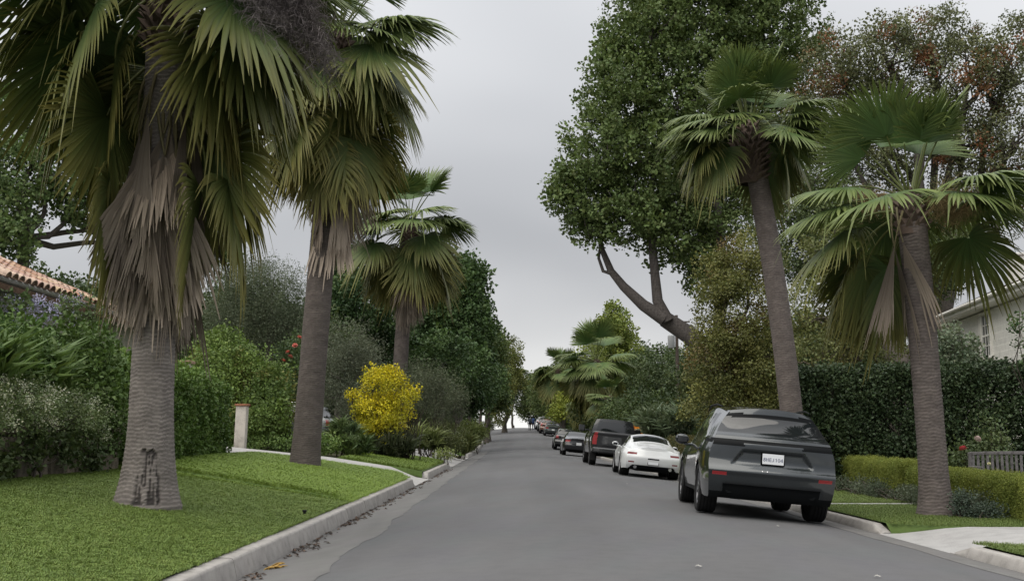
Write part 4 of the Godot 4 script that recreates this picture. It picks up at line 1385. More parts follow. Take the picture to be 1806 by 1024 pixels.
func build_trees():
	# big broad-leaved tree on the right: leaning trunk forks into two limbs
	var L := px_lobes([[1150, 60, 52.0, 90, 80], [1240, 20, 53, 110, 90], [1350, 60, 54, 110, 100], [1100, 160, 51.5, 80, 90], [1200, 170, 52, 110, 100], [1320, 180, 54, 120, 110], [1060, 270, 51, 80, 85], [1030, 345, 51, 68, 62], [1040, 400, 51, 42, 36],
		[1140, 290, 51.5, 90, 90], [1110, 375, 51, 80, 55], [1200, 400, 52, 80, 80], [1260, 330, 53, 100, 100], [1160, -60, 53, 110, 90], [1320, -70, 54, 130, 90], [1245, 480, 52, 50, 50], [1000, 330, 51, 38, 34], [1085, 90, 51.5, 34, 32]])
	var t := thing("broadleaf_tree", "huge dark green tree with bent limbs forking over the street", "tree", ground(10.6, 52.5))
	var base := t.position
	var bark := Color(0.14, 0.125, 0.115)
	var m := MB.new()
	var pts := [Vector3(0, -0.3, 0)]
	for q in [[1290, 700], [1262, 630], [1215, 590], [1172, 562]]: pts.append(px(q[0], q[1], 52.0) - base)
	m.tube(pts, [0.75, 0.55, 0.48, 0.43, 0.38], 14, bark)
	part("trunk", m, M.bark, t)
	for q in [[[[1172, 562], [1135, 538], [1100, 505], [1078, 478], [1062, 440], [1050, 380]], [0.34, 0.27, 0.21, 0.17, 0.13, 0.06]], [[[1178, 566], [1160, 530], [1155, 480], [1150, 420], [1148, 330], [1180, 200]], [0.30, 0.25, 0.21, 0.2, 0.15, 0.06]],
		[[[1078, 482], [1064, 478], [1056, 455], [1060, 420]], [0.09, 0.08, 0.07, 0.04]], [[[1262, 630], [1275, 520], [1270, 400], [1250, 250]], [0.3, 0.26, 0.2, 0.08]]]:
		m = MB.new()
		pts = []
		for p in q[0]: pts.append(px(p[0], p[1], 51.6) - base)
		m.tube(pts, q[1], 10, bark)
		part("limb", m, M.bark, t)
	m = MB.new()
	var rng := RandomNumberGenerator.new()
	rng.seed = 9
	for k in L.size():
		var c: Vector3 = L[k][0] - base
		for j in 7:
			var d: Vector3 = Vector3(rng.randfn(), rng.randfn() * 0.7 + 0.3, rng.randfn()).normalized() * L[k][1].x * 0.8
			limb(m, c + Vector3(0, -0.5, 0), c + d, 0.07, 0.015, k * 11 + j, bark, 0.0, 5)
	part("branches", m, M.bark, t)
	foliage("crown", t, L, "broad", 4.4, Color(0.056, 0.082, 0.030), Color(0.094, 0.130, 0.044), 201, -0.22, 0.95, M.leaf, 0.45).position = -base

	# olive mass behind the second right-hand palm
	tree("olive_tree", "yellow-olive leafy tree behind the curved palm", "street trees on the house side", ground(9.6, 40.5), px(1300, 640, 40.5), 0.22,
		px_lobes([[1300, 560, 40, 80, 80], [1268, 640, 40, 62, 70], [1262, 720, 39.5, 60, 50], [1320, 470, 41, 70, 60], [1330, 640, 40, 80, 80], [1275, 490, 40.5, 50, 50], [1340, 720, 39.5, 70, 40]]), "mid", 7.5, Color(0.055, 0.065, 0.022), Color(0.13, 0.13, 0.04), 211, {"gap": -0.3, "accent": Color(0.15, 0.10, 0.04, 0.7), "bark": Color(0.12, 0.10, 0.085)})
	tree("olive_tree", "olive-green tree with gnarled branches between the two palms", "street trees on the house side", ground(12.0, 37.0), px(1500, 620, 36.5), 0.28,
		px_lobes([[1450, 560, 36, 80, 80], [1520, 500, 36, 80, 70], [1440, 650, 35, 70, 60], [1530, 600, 36, 80, 60], [1480, 440, 37, 80, 60], [1560, 670, 35.5, 50, 40]]), "mid", 6.0, Color(0.060, 0.072, 0.028), Color(0.115, 0.125, 0.045), 212, {"gap": -0.15, "twigs": 9, "bark": Color(0.14, 0.12, 0.10), "accent": Color(0.16, 0.14, 0.05, 0.75)})
	tree("red_tipped_tree", "airy tree with reddish leaf tips above the leaning palm", "street trees on the house side", ground(19.2, 50.5), px(1672, 470, 50.0), 0.5,
		px_lobes([[1480, 130, 50.5, 85, 75], [1450, 220, 50.5, 70, 60], [1560, 100, 49.5, 80, 70], [1640, 70, 49.5, 80, 60], [1710, 130, 48.5, 80, 75], [1780, 110, 48.5, 70, 80], [1600, 190, 49.5, 80, 60], [1700, 250, 49.5, 80, 60], [1790, 240, 48.5, 70, 80], [1560, 280, 50.5, 70, 60], [1660, 360, 50, 70, 60], [1820, 340, 48.5, 60, 70], [1500, 360, 50.5, 60, 50]]), "mid", 4.0, Color(0.070, 0.082, 0.045), Color(0.125, 0.135, 0.068), 213, {"scale": 1.35, "gap": -0.2, "twigs": 12, "sag": 0.02, "accent": Color(0.28, 0.08, 0.04, 0.76), "bark": Color(0.13, 0.115, 0.105), "rough": 0.4})
	tree("green_tree", "dense green tree behind the leaning palm's trunk", "street trees on the house side", ground(15.0, 46.0), px(1590, 650, 45.0), 0.55,
		px_lobes([[1590, 470, 46, 90, 90], [1500, 420, 46, 90, 90], [1400, 400, 47, 90, 100], [1660, 440, 45, 70, 80], [1420, 300, 47, 80, 80]]), "mid", 6.0, Color(0.045, 0.065, 0.028), Color(0.09, 0.115, 0.045), 214, {"gap": -0.25, "scale": 1.2})
	# right side, further up the street
	var far := [[1082, 610, 118.0, [[1082, 590, 118, 34, 50], [1060, 640, 118, 46, 44], [1105, 640, 118, 40, 50], [1078, 556, 118, 14, 20], [1095, 690, 118, 50, 50]], Color(0.08, 0.11, 0.03), Color(0.18, 0.21, 0.05), "tall yellow-green tree above the shaggy palm"],
		[1150, 690, 80.0, [[1150, 700, 80, 34, 40], [1170, 690, 80, 40, 44], [1145, 660, 82, 16, 22], [1140, 730, 78, 30, 26]], Color(0.025, 0.04, 0.02), Color(0.06, 0.08, 0.03), "dark tree behind the black pickup"],
		[1200, 700, 60.0, [[1240, 690, 60, 34, 50], [1205, 735, 58, 34, 30], [1255, 640, 62, 34, 40]], Color(0.05, 0.065, 0.03), Color(0.11, 0.12, 0.05), "olive tree leaning over the utility pole's foot"],
		[1000, 690, 140.0, [[1005, 670, 140, 44, 40], [975, 690, 142, 40, 38], [1030, 700, 138, 40, 40], [1000, 720, 136, 40, 26]], Color(0.04, 0.06, 0.025), Color(0.10, 0.13, 0.04), "rounded tree beyond the far parked cars"],
		[950, 700, 165.0, [[950, 690, 165, 34, 34], [935, 715, 168, 24, 26], [968, 710, 160, 34, 30]], Color(0.035, 0.055, 0.025), Color(0.09, 0.115, 0.04), "dark tree at the crest of the road"],
		[995, 718, 112.0, [[995, 715, 112, 20, 20], [985, 728, 112, 16, 12]], Color(0.13, 0.16, 0.03), Color(0.24, 0.26, 0.05), "bright yellow-green small tree by the parked cars"],
		[1075, 730, 92.0, [[1080, 735, 92, 40, 22], [1045, 735, 96, 34, 24], [1110, 740, 88, 30, 22]], Color(0.03, 0.045, 0.02), Color(0.07, 0.09, 0.03), "dark undergrowth tree beneath the shaggy palm"]]
	for k in far.size():
		var q: Array = far[k]
		var g := px(q[0], q[1], q[2])
		tree("street_tree", q[6], "trees farther up the street", Vector3(g.x, side_y(g.x, q[2]), g.z), g + Vector3(0, -1.0, 0), 0.25, px_lobes(q[3]), "far", 2.6, q[4], q[5], 220 + k, {"scale": 0.62 if q[2] < 100 else 0.8, "gap": -0.3, "twigs": 3})
	# left side
	var lf := [[775, 600, 86.0, [[790, 500, 86, 55, 60], [815, 560, 86, 44, 80], [760, 580, 86, 60, 80], [805, 640, 84, 50, 60], [760, 660, 84, 50, 50], [825, 500, 87, 34, 50], [850, 590, 90, 20, 60], [835, 690, 88, 30, 40]], Color(0.028, 0.052, 0.022), Color(0.062, 0.10, 0.034), "tall dense dark green tree beyond the short-skirted palm", 0.9, 0.35],
		[860, 660, 110.0, [[865, 630, 110, 26, 60], [872, 690, 108, 26, 40], [855, 600, 112, 20, 40]], Color(0.035, 0.055, 0.022), Color(0.08, 0.11, 0.035), "dark tree with bare trunks near the rising road", 0.8, 0.3],
		[890, 650, 132.0, [[895, 625, 132, 26, 32], [905, 660, 134, 22, 30], [885, 680, 130, 24, 40], [880, 720, 128, 22, 26]], Color(0.06, 0.075, 0.025), Color(0.14, 0.15, 0.045), "yellow-green open tree near the crest with sky behind", 0.7, 0.3],
		[905, 690, 168.0, [[906, 680, 170, 14, 26], [900, 705, 172, 10, 16]], Color(0.04, 0.07, 0.03), Color(0.09, 0.13, 0.05), "slim tree standing in the bright gap at the crest", 0.6, 0.18],
		[630, 600, 70.0, [[630, 540, 70, 60, 60], [590, 580, 70, 50, 60], [670, 590, 72, 50, 60], [620, 480, 72, 50, 50], [690, 640, 72, 40, 50]], Color(0.022, 0.045, 0.02), Color(0.055, 0.09, 0.032), "dense green tree between the two ringed palms", 0.7, 0.3],
		[480, 560, 56.0, [[480, 520, 56, 60, 60], [450, 570, 56, 60, 50], [510, 580, 56, 40, 50], [430, 500, 57, 50, 50], [400, 560, 57, 50, 50]], Color(0.05, 0.065, 0.04), Color(0.10, 0.12, 0.075), "soft grey-green tree behind the scarred palm's skirt", 0.55, 0.25]]
	for k in lf.size():
		var q: Array = lf[k]
		var g := px(q[0], q[1], q[2])
		tree("street_tree", q[6], "trees along the lawn side", Vector3(g.x, side_y(g.x, q[2]), g.z), g, q[8], px_lobes(q[3]), "far" if k != 5 else "fine", 3.4 if k != 5 else 8.0, q[4], q[5], 240 + k, {"scale": q[7] if k != 5 else 1.4, "gap": -0.4 if k != 2 else -0.05, "twigs": 3})
	for q in [[775, 752, 72.0], [800, 752, 78.0], [806, 752, 84.0], [826, 750, 92.0], [845, 748, 100.0], [858, 748, 108.0]]:
		var g := px(q[0], q[1], q[2])
		g.y = side_y(g.x, q[2])
		tree("street_tree", "slim bare-trunked tree in the row under the dense crowns", "slim trunks in a row", g, g + Vector3(0.2, 3.6, 0), 0.17, [[g + Vector3(0.2, 5.6, 0), Vector3(1.8, 1.9, 1.8)]], "far", 2.6, Color(0.028, 0.052, 0.022), Color(0.062, 0.10, 0.034), 260 + int(q[0]), {"scale": 0.7, "twigs": 4, "bark": Color(0.15, 0.13, 0.12)})
	tree("olive_tree", "grey-green olive tree behind the ringed palm and grey parked car", "trees along the lawn side", ground(-8.2, 53.0), px(600, 690, 53.0), 0.16, px_lobes([[610, 620, 53, 44, 50], [585, 660, 52, 36, 44], [640, 650, 53, 36, 44], [600, 700, 52, 40, 24]]), "fine", 10.0, Color(0.055, 0.065, 0.045), Color(0.11, 0.125, 0.085), 251, {"scale": 1.3, "gap": -0.2, "rough": 0.6})
	var g2 := px(40, 420, 44.0)
	tree("broadleaf_tree", "green broad-leaved tree behind the tiled house with sky gaps", "trees along the lawn side", Vector3(g2.x, side_y(g2.x, 44.0), g2.z), g2, 0.3, px_lobes([[30, 330, 44, 80, 80], [110, 290, 44, 70, 70], [-60, 300, 44, 90, 90], [60, 210, 45, 90, 70], [10, 420, 43, 60, 50], [160, 360, 45, 50, 60], [250, 330, 47, 80, 90], [340, 400, 50, 80, 80]]), "broad", 3.4, Color(0.045, 0.075, 0.03), Color(0.10, 0.14, 0.05), 252, {"gap": -0.2, "rough": 0.4})
	# undergrowth and trees that close the view behind the gardens
	var back := [[-9.5, 62.0, 1.6, 2.6, 2.2, 3.5], [-10.5, 72.0, 1.8, 3.2, 2.6, 4.5], [-10.0, 82.0, 2.0, 3.4, 2.8, 5.0], [-9.0, 94.0, 1.8, 3.4, 2.6, 6.0], [-8.5, 106.0, 1.8, 3.2, 2.6, 6.0], [-8.0, 118.0, 1.6, 3.0, 2.4, 6.0], [-7.5, 132.0, 1.6, 3.0, 2.4, 7.0], [-8.0, 150.0, 1.6, 3.6, 3.0, 8.0],
		[8.6, 60.0, 1.4, 1.8, 2.0, 5.0], [8.6, 72.0, 1.6, 2.0, 2.4, 6.0], [8.4, 86.0, 1.6, 2.0, 2.4, 6.0], [8.2, 100.0, 1.6, 2.0, 2.2, 6.0], [8.0, 116.0, 1.6, 2.0, 2.4, 7.0], [8.0, 134.0, 1.6, 2.2, 2.6, 8.0], [8.2, 154.0, 1.8, 2.6, 3.0, 9.0]]
	for k in back.size():
		var q: Array = back[k]
		shrub("hedge_bush", "dark green garden bush in the planting " + ("under the lawn-side trees" if q[0] < 0.0 else "behind the parked cars"), "shrub", [lobe(q[0], q[1], q[2], q[3], q[4], q[5])], "far", 2.4, Color(0.024, 0.040, 0.018), Color(0.06, 0.085, 0.03), 300 + k, {"scale": 0.55, "stems": 4, "group": "garden bushes along the " + ("lawn side" if q[0] < 0.0 else "parked side")})
	for q in [[-16.0, 66.0, 6.5, 5.0], [-20.0, 84.0, 7.5, 6.0], [-15.0, 100.0, 7.0, 5.0], [-24.0, 58.0, 6.0, 5.0], [17.0, 66.0, 6.0, 4.5], [16.0, 88.0, 6.0, 4.5], [15.0, 110.0, 6.5, 5.0], [14.0, 135.0, 6.0, 5.0]]:
		var b := ground(q[0], q[1])
		tree("garden_tree", "dark garden tree closing the view " + ("behind the lawn-side houses" if q[0] < 0.0 else "behind the parked-side gardens"), "garden trees behind the " + ("lawn side" if q[0] < 0.0 else "parked side"), b, b + Vector3(0, q[2] * 0.45, 0), 0.3, [[b + Vector3(0, q[2] * 0.8, 0), Vector3(q[3], q[2] * 0.55, q[3])], [b + Vector3(q[3] * 0.5, q[2] * 0.6, 0), Vector3(q[3], q[2] * 0.5, q[3])]], "far", 2.6, Color(0.028, 0.045, 0.02), Color(0.065, 0.09, 0.035), 330 + int(q[1]), {"scale": 0.75, "twigs": 4})

# ---------------------------------------------------------------- vehicles

var wheel_cache := {}

func wheel(parent: Node, at: Vector3, R: float, w: float, side: float, mats: Dictionary):
	var key := "%.3f %.3f" % [R, w]
	if not wheel_cache.has(key):
		var ty := MB.new()
		var rr := R * 0.70
		var pr := [[rr, -w * 0.40], [rr * 1.06, -w * 0.48], [R * 0.93, -w * 0.5], [R * 0.985, -w * 0.42]]
		for g in 4:
			var y0 := -w * 0.36 + g * w * 0.18
			pr.append_array([[R, y0], [R, y0 + w * 0.14], [R - 0.009, y0 + w * 0.145], [R - 0.009, y0 + w * 0.175]])
		pr.append_array([[R, w * 0.37], [R * 0.985, w * 0.42], [R * 0.93, w * 0.5], [rr * 1.06, w * 0.48], [rr, w * 0.40]])
		ty.lathe(pr, 40)
		var ri := MB.new()
		ri.lathe([[rr, -w * 0.42], [rr * 0.95, -w * 0.3], [rr * 0.94, w * 0.3], [rr * 0.96, w * 0.40], [rr * 1.03, w * 0.43], [rr * 1.03, w * 0.40]], 36)
		for k in 10:
			var a := TAU * k / 10.0
			ri.box(Vector3(cos(a), 0, sin(a)) * rr * 0.55 + Vector3(0, w * 0.34, 0), Vector3(rr * 0.86, 0.03, 0.035), Color.WHITE, 0.006, Basis(Vector3.UP, -a))
		ri.lathe([[rr * 0.2, w * 0.26], [rr * 0.2, w * 0.39], [rr * 0.13, w * 0.41], [0.002, w * 0.41]], 20)
		var di := MB.new()
		di.lathe([[rr * 0.72, w * 0.02], [rr * 0.72, w * 0.06], [0.01, w * 0.07]], 24)
		wheel_cache[key] = [ty.mesh(), ri.mesh(), di.mesh()]
	var o := Node3D.new()
	o.name = "wheel"
	parent.add_child(o, true)
	o.transform = Transform3D(Basis(Vector3.BACK, -PI / 2 * side), at)
	part("tyre", wheel_cache[key][0], M.tyre, o)
	part("rim", wheel_cache[key][1], mats.get("rim", M.rim), o)
	part("brake_disc", wheel_cache[key][2], M.black_trim, o)

func car_body(t: Node3D, S: Dictionary, mats: Dictionary):
	# skin of a vehicle: two flanks, top, tail and nose, laid out on grids; each cell goes to the part it belongs to
	var nv1: int = S.get("nv1", 20)
	var nv2: int = S.get("nv2", 10)
	var ns: int = S.get("ns", 60)
	var nt: int = S.get("nt", 40)
	var NV := nv1 + nv2
	var L: float = S.L
	var z0: float = S.get("z0", 0.0)
	var ra: float = S.R + S.get("arch", 0.06)
	var yb := func(z: float) -> float:
		var y: float = S.sill
		if z < z0 + 0.6: y = lerpf(S.get("tail_y", S.sill), S.sill, smoothstep(z0 + 0.3, z0 + 0.6, z))
		for zw in [S.zr, S.zf]:
			var q: float = ra * ra - (z - zw) * (z - zw)
			if q > 0.0: y = maxf(y, S.R + sqrt(q) * 0.98)
		return y
	var row_y := func(k: int, z: float) -> float:
		var bl := cv(S.belt, z)
		var b: float = minf(yb.call(z), bl - 0.05)
		if k <= nv1: return lerpf(b, bl, float(k) / nv1)
		return lerpf(bl, maxf(cv(S.top, z) - S.get("crown", 0.05), bl + 0.004), float(k - nv1) / nv2)
	var row_x := func(k: int, z: float, y: float) -> float:
		var hw: float = S.half * cv(S.plan, z)
		var bl := cv(S.belt, z)
		var f := clampf((y - S.sill) / (bl - S.sill), 0.0, 1.0)
		var lower: float = hw * (0.94 + 0.06 * sin(PI * clampf(0.12 + f * 0.78, 0.0, 1.0)) - 0.035 * smoothstep(0.72, 1.0, f))
		if k <= nv1: return lower
		var g := float(k - nv1) / nv2
		return lerpf(lower, cv(S.roofh, z), pow(g, S.get("shoulder", 0.9))) + S.get("tumble", 0.03) * sin(PI * g)
	var side := []
	var sy := []
	var sz := []
	for k in NV + 1:
		var ya: float = row_y.call(k, z0)
		var za := cv(S.rear, ya)
		ya = row_y.call(k, za)
		za = cv(S.rear, ya)
		var yf: float = row_y.call(k, L)
		var zb := cv(S.front, yf)
		var r := PackedVector3Array()
		for j in ns + 1:
			var s := float(j) / ns
			s = lerpf(s, s * s * (3.0 - 2.0 * s), 0.35)
			var z := lerpf(za, zb, s)
			var y: float = row_y.call(k, z)
			var x: float = row_x.call(k, z, y)
			x *= 1.0 - S.get("tuck", 0.05) * pow(1.0 - clampf((z - za) / 0.55, 0.0, 1.0), 2.0) - 0.10 * pow(1.0 - clampf((zb - z) / 0.6, 0.0, 1.0), 2.0)
			r.append(Vector3(x, y, z))
		side.append(r)
	var parts := {}
	var emit := func(g: Array, face: String, flip: bool):
		var R := g.size()
		var C: int = g[0].size()
		var cell := {}
		for a in R - 1:
			for b in C - 1:
				var mid: Vector3 = (g[a][b] + g[a + 1][b] + g[a][b + 1] + g[a + 1][b + 1]) * 0.25
				var u := float(a) + 0.5
				var v := float(b) + 0.5
				var nm: String = S.cls.call(face, mid, u / (R - 1), v / (C - 1))
				if not cell.has(nm): cell[nm] = {}
				cell[nm][a * 1000 + b] = true
		for nm in cell:
			if nm == "": continue
			if not parts.has(nm): parts[nm] = MB.new()
			var q: Array = []
			for a in R:
				var rr := PackedVector3Array()
				for b in C: rr.append(Vector3(g[a][b].x, g[a][b].y, S.zr - g[a][b].z))
				q.append(rr)
			var has: Dictionary = cell[nm]
			parts[nm].grid(q, Color.WHITE, flip, false, func(a, b): return has.has(a * 1000 + b))
	emit.call(side, "side", true)
	var other := []
	for r in side:
		var q := PackedVector3Array()
		for p in r: q.append(Vector3(-p.x, p.y, p.z))
		other.append(q)
	emit.call(other, "side", false)
	var cr: float = S.get("crown", 0.05)
	var bul: float = S.get("bulge", 0.10)
	var top := []
	for j in ns + 1:
		var e: Vector3 = side[NV][j]
		var r := PackedVector3Array()
		var s := float(j) / ns
		for b in nt + 1:
			var tt := -1.0 + 2.0 * b / nt
			var at := absf(tt)
			r.append(Vector3(tt * e.x, e.y + cr * (1.0 - pow(at, 2.4)), e.z - bul * (1.0 - pow(at, 3.0)) * pow(1.0 - s, 6.0) + 0.10 * (1.0 - at * at) * pow(s, 6.0)))
		top.append(r)
	emit.call(top, "top", false)
	for end in [0, ns]:
		var g := []
		for k in NV + 1:
			var e: Vector3 = side[k][end]
			var r := PackedVector3Array()
			var gg := clampf(float(k - nv1) / nv2, 0.0, 1.0)
			for b in nt + 1:
				var tt := -1.0 + 2.0 * b / nt
				var at := absf(tt)
				var z := e.z - bul * (1.0 - pow(at, 3.0)) if end == 0 else e.z + 0.10 * (1.0 - at * at)
				var p := Vector3(tt * e.x, e.y + cr * gg * gg * (1.0 - pow(at, 2.4)), z)
				if end == 0 and S.has("relief"): p.z += S.relief.call(at * e.x, p.y)
				r.append(p)
			g.append(r)
		emit.call(g, "rear" if end == 0 else "front", end != 0)
	for nm in parts:
		part(nm, parts[nm], mats.get(nm, mats.body), t)
	# floor pan between the wheels
	var u := MB.new()
	var hx: float = S.half - S.tw - 0.12
	u.box(Vector3(0, S.sill + 0.10, S.zr - (z0 + L) * 0.5), Vector3(hx * 2.0, 0.28, L - z0 - 0.5), Color.WHITE, 0.04)
	u.box(Vector3(0, S.R, S.zr - S.zr), Vector3(S.half * 1.7, 0.12, 0.14), Color.WHITE, 0.03)
	part("underbody", u, M.rubber, t)

func car(called: String, label: String, category: String, at: Vector3, S: Dictionary, mats: Dictionary, yaw := 0.0) -> Node3D:
	var t := thing(called, label, category, at, "vehicles parked at the kerb")
	car_body(t, S, mats)
	for s in [-1.0, 1.0]:
		wheel(t, Vector3(s * (S.half - 0.015 - S.tw * 0.5), S.R, 0), S.R, S.tw, s, mats)
		wheel(t, Vector3(s * (S.half - 0.015 - S.tw * 0.5), S.R, S.zr - S.zf), S.R, S.tw, s, mats)
	var d := -at.z
	var sl := (road_y(at.x + 0.1, d) - road_y(at.x - 0.1, d)) / 0.2
	var gr := (rise(d + 2.8) - rise(d)) / 2.8
	t.basis = Basis(Vector3.BACK, atan(sl)) * Basis(Vector3.RIGHT, atan(gr)) * Basis(Vector3.UP, -yaw)
	return t

func mirror_part(t: Node3D, at: Vector3, s: float, body: Material, size := Vector3(0.2, 0.15, 0.13)):
	var m := MB.new()
	var pr := []
	for k in 9:
		var a := PI * k / 8.0
		pr.append([maxf(0.002, sin(a)) * 0.5, -cos(a) * 0.5])
	m.lathe(pr, 16, Basis(Vector3(size.x, 0, 0), Vector3(0, size.y, 0), Vector3(0, 0, size.z)), Vector3.ZERO)
	m.box(Vector3(-s * size.x * 0.5, -size.y * 0.45, 0), Vector3(size.x * 0.7, 0.04, 0.05), Color.WHITE, 0.01)
	var o := part("side_mirror", m, body, t)
	o.position = at
	var g := MB.new()
	g.box(Vector3(0, 0, size.z * 0.43), Vector3(size.x * 0.7, size.y * 0.62, 0.03), Color.WHITE, 0.01)
	part("mirror_glass", g, M.glass, o)

func number_plate(t: Node3D, at: Vector3, tilt: float, text: String, w := 0.31):
	var m := MB.new()
	m.box(Vector3.ZERO, Vector3(w + 0.03, 0.175, 0.012), Color(0.01, 0.01, 0.01), 0.004)
	var fr := part("license_plate", m, M.black_trim, t)
	fr.position = at
	fr.rotation.x = tilt
	m = MB.new()
	m.box(Vector3(0, 0, 0.008), Vector3(w, 0.15, 0.006), Color.WHITE, 0.002)
	part("plate_face", m, M.plate, fr)
	if text:
		var tm := TextMesh.new()
		tm.text = text
		var f := SystemFont.new()
		f.font_names = PackedStringArray(["Droid Sans Mono"])
		tm.font = f
		tm.font_size = 24
		tm.pixel_size = 0.0029
		tm.depth = 0.003
		var o := MeshInstance3D.new()
		o.name = "lettering"
		o.mesh = tm
		o.material_override = M.ink
		o.position = Vector3(0, -0.008, 0.0125)
		fr.add_child(o)

func suv_spec(sc := 1.0) -> Dictionary:
	return {"L": 4.85, "half": 0.985, "zr": 0.98, "zf": 3.86, "R": 0.372, "tw": 0.285, "sill": 0.30, "tail_y": 0.27,
		"top": [[0.0, 1.615], [0.7, 1.625], [1.5, 1.685], [2.3, 1.68], [2.9, 1.60], [3.75, 1.12], [4.4, 1.02], [4.85, 0.86]],
		"belt": [[0.0, 1.13], [0.6, 1.15], [1.4, 1.10], [3.4, 1.02], [3.9, 1.03], [4.85, 0.80]],
		"roofh": [[0.0, 0.60], [0.75, 0.64], [1.6, 0.67], [2.7, 0.65], [3.6, 0.72], [4.85, 0.62]],
		"plan": [[0.0, 0.985], [0.5, 1.0], [1.0, 1.005], [1.6, 0.975], [3.2, 0.965], [3.9, 0.99], [4.85, 0.90]],
		"rear": [[0.2, 0.26], [0.34, 0.10], [0.50, 0.03], [0.66, 0.015], [0.76, 0.06], [0.86, 0.085], [1.06, 0.09], [1.16, 0.16], [1.27, 0.30], [1.45, 0.46], [1.56, 0.50], [1.66, 0.56]],
		"front": [[0.2, 4.75], [0.5, 4.83], [0.8, 4.78], [1.1, 4.55]],
		"crown": 0.055, "bulge": 0.11, "tuck": 0.055}

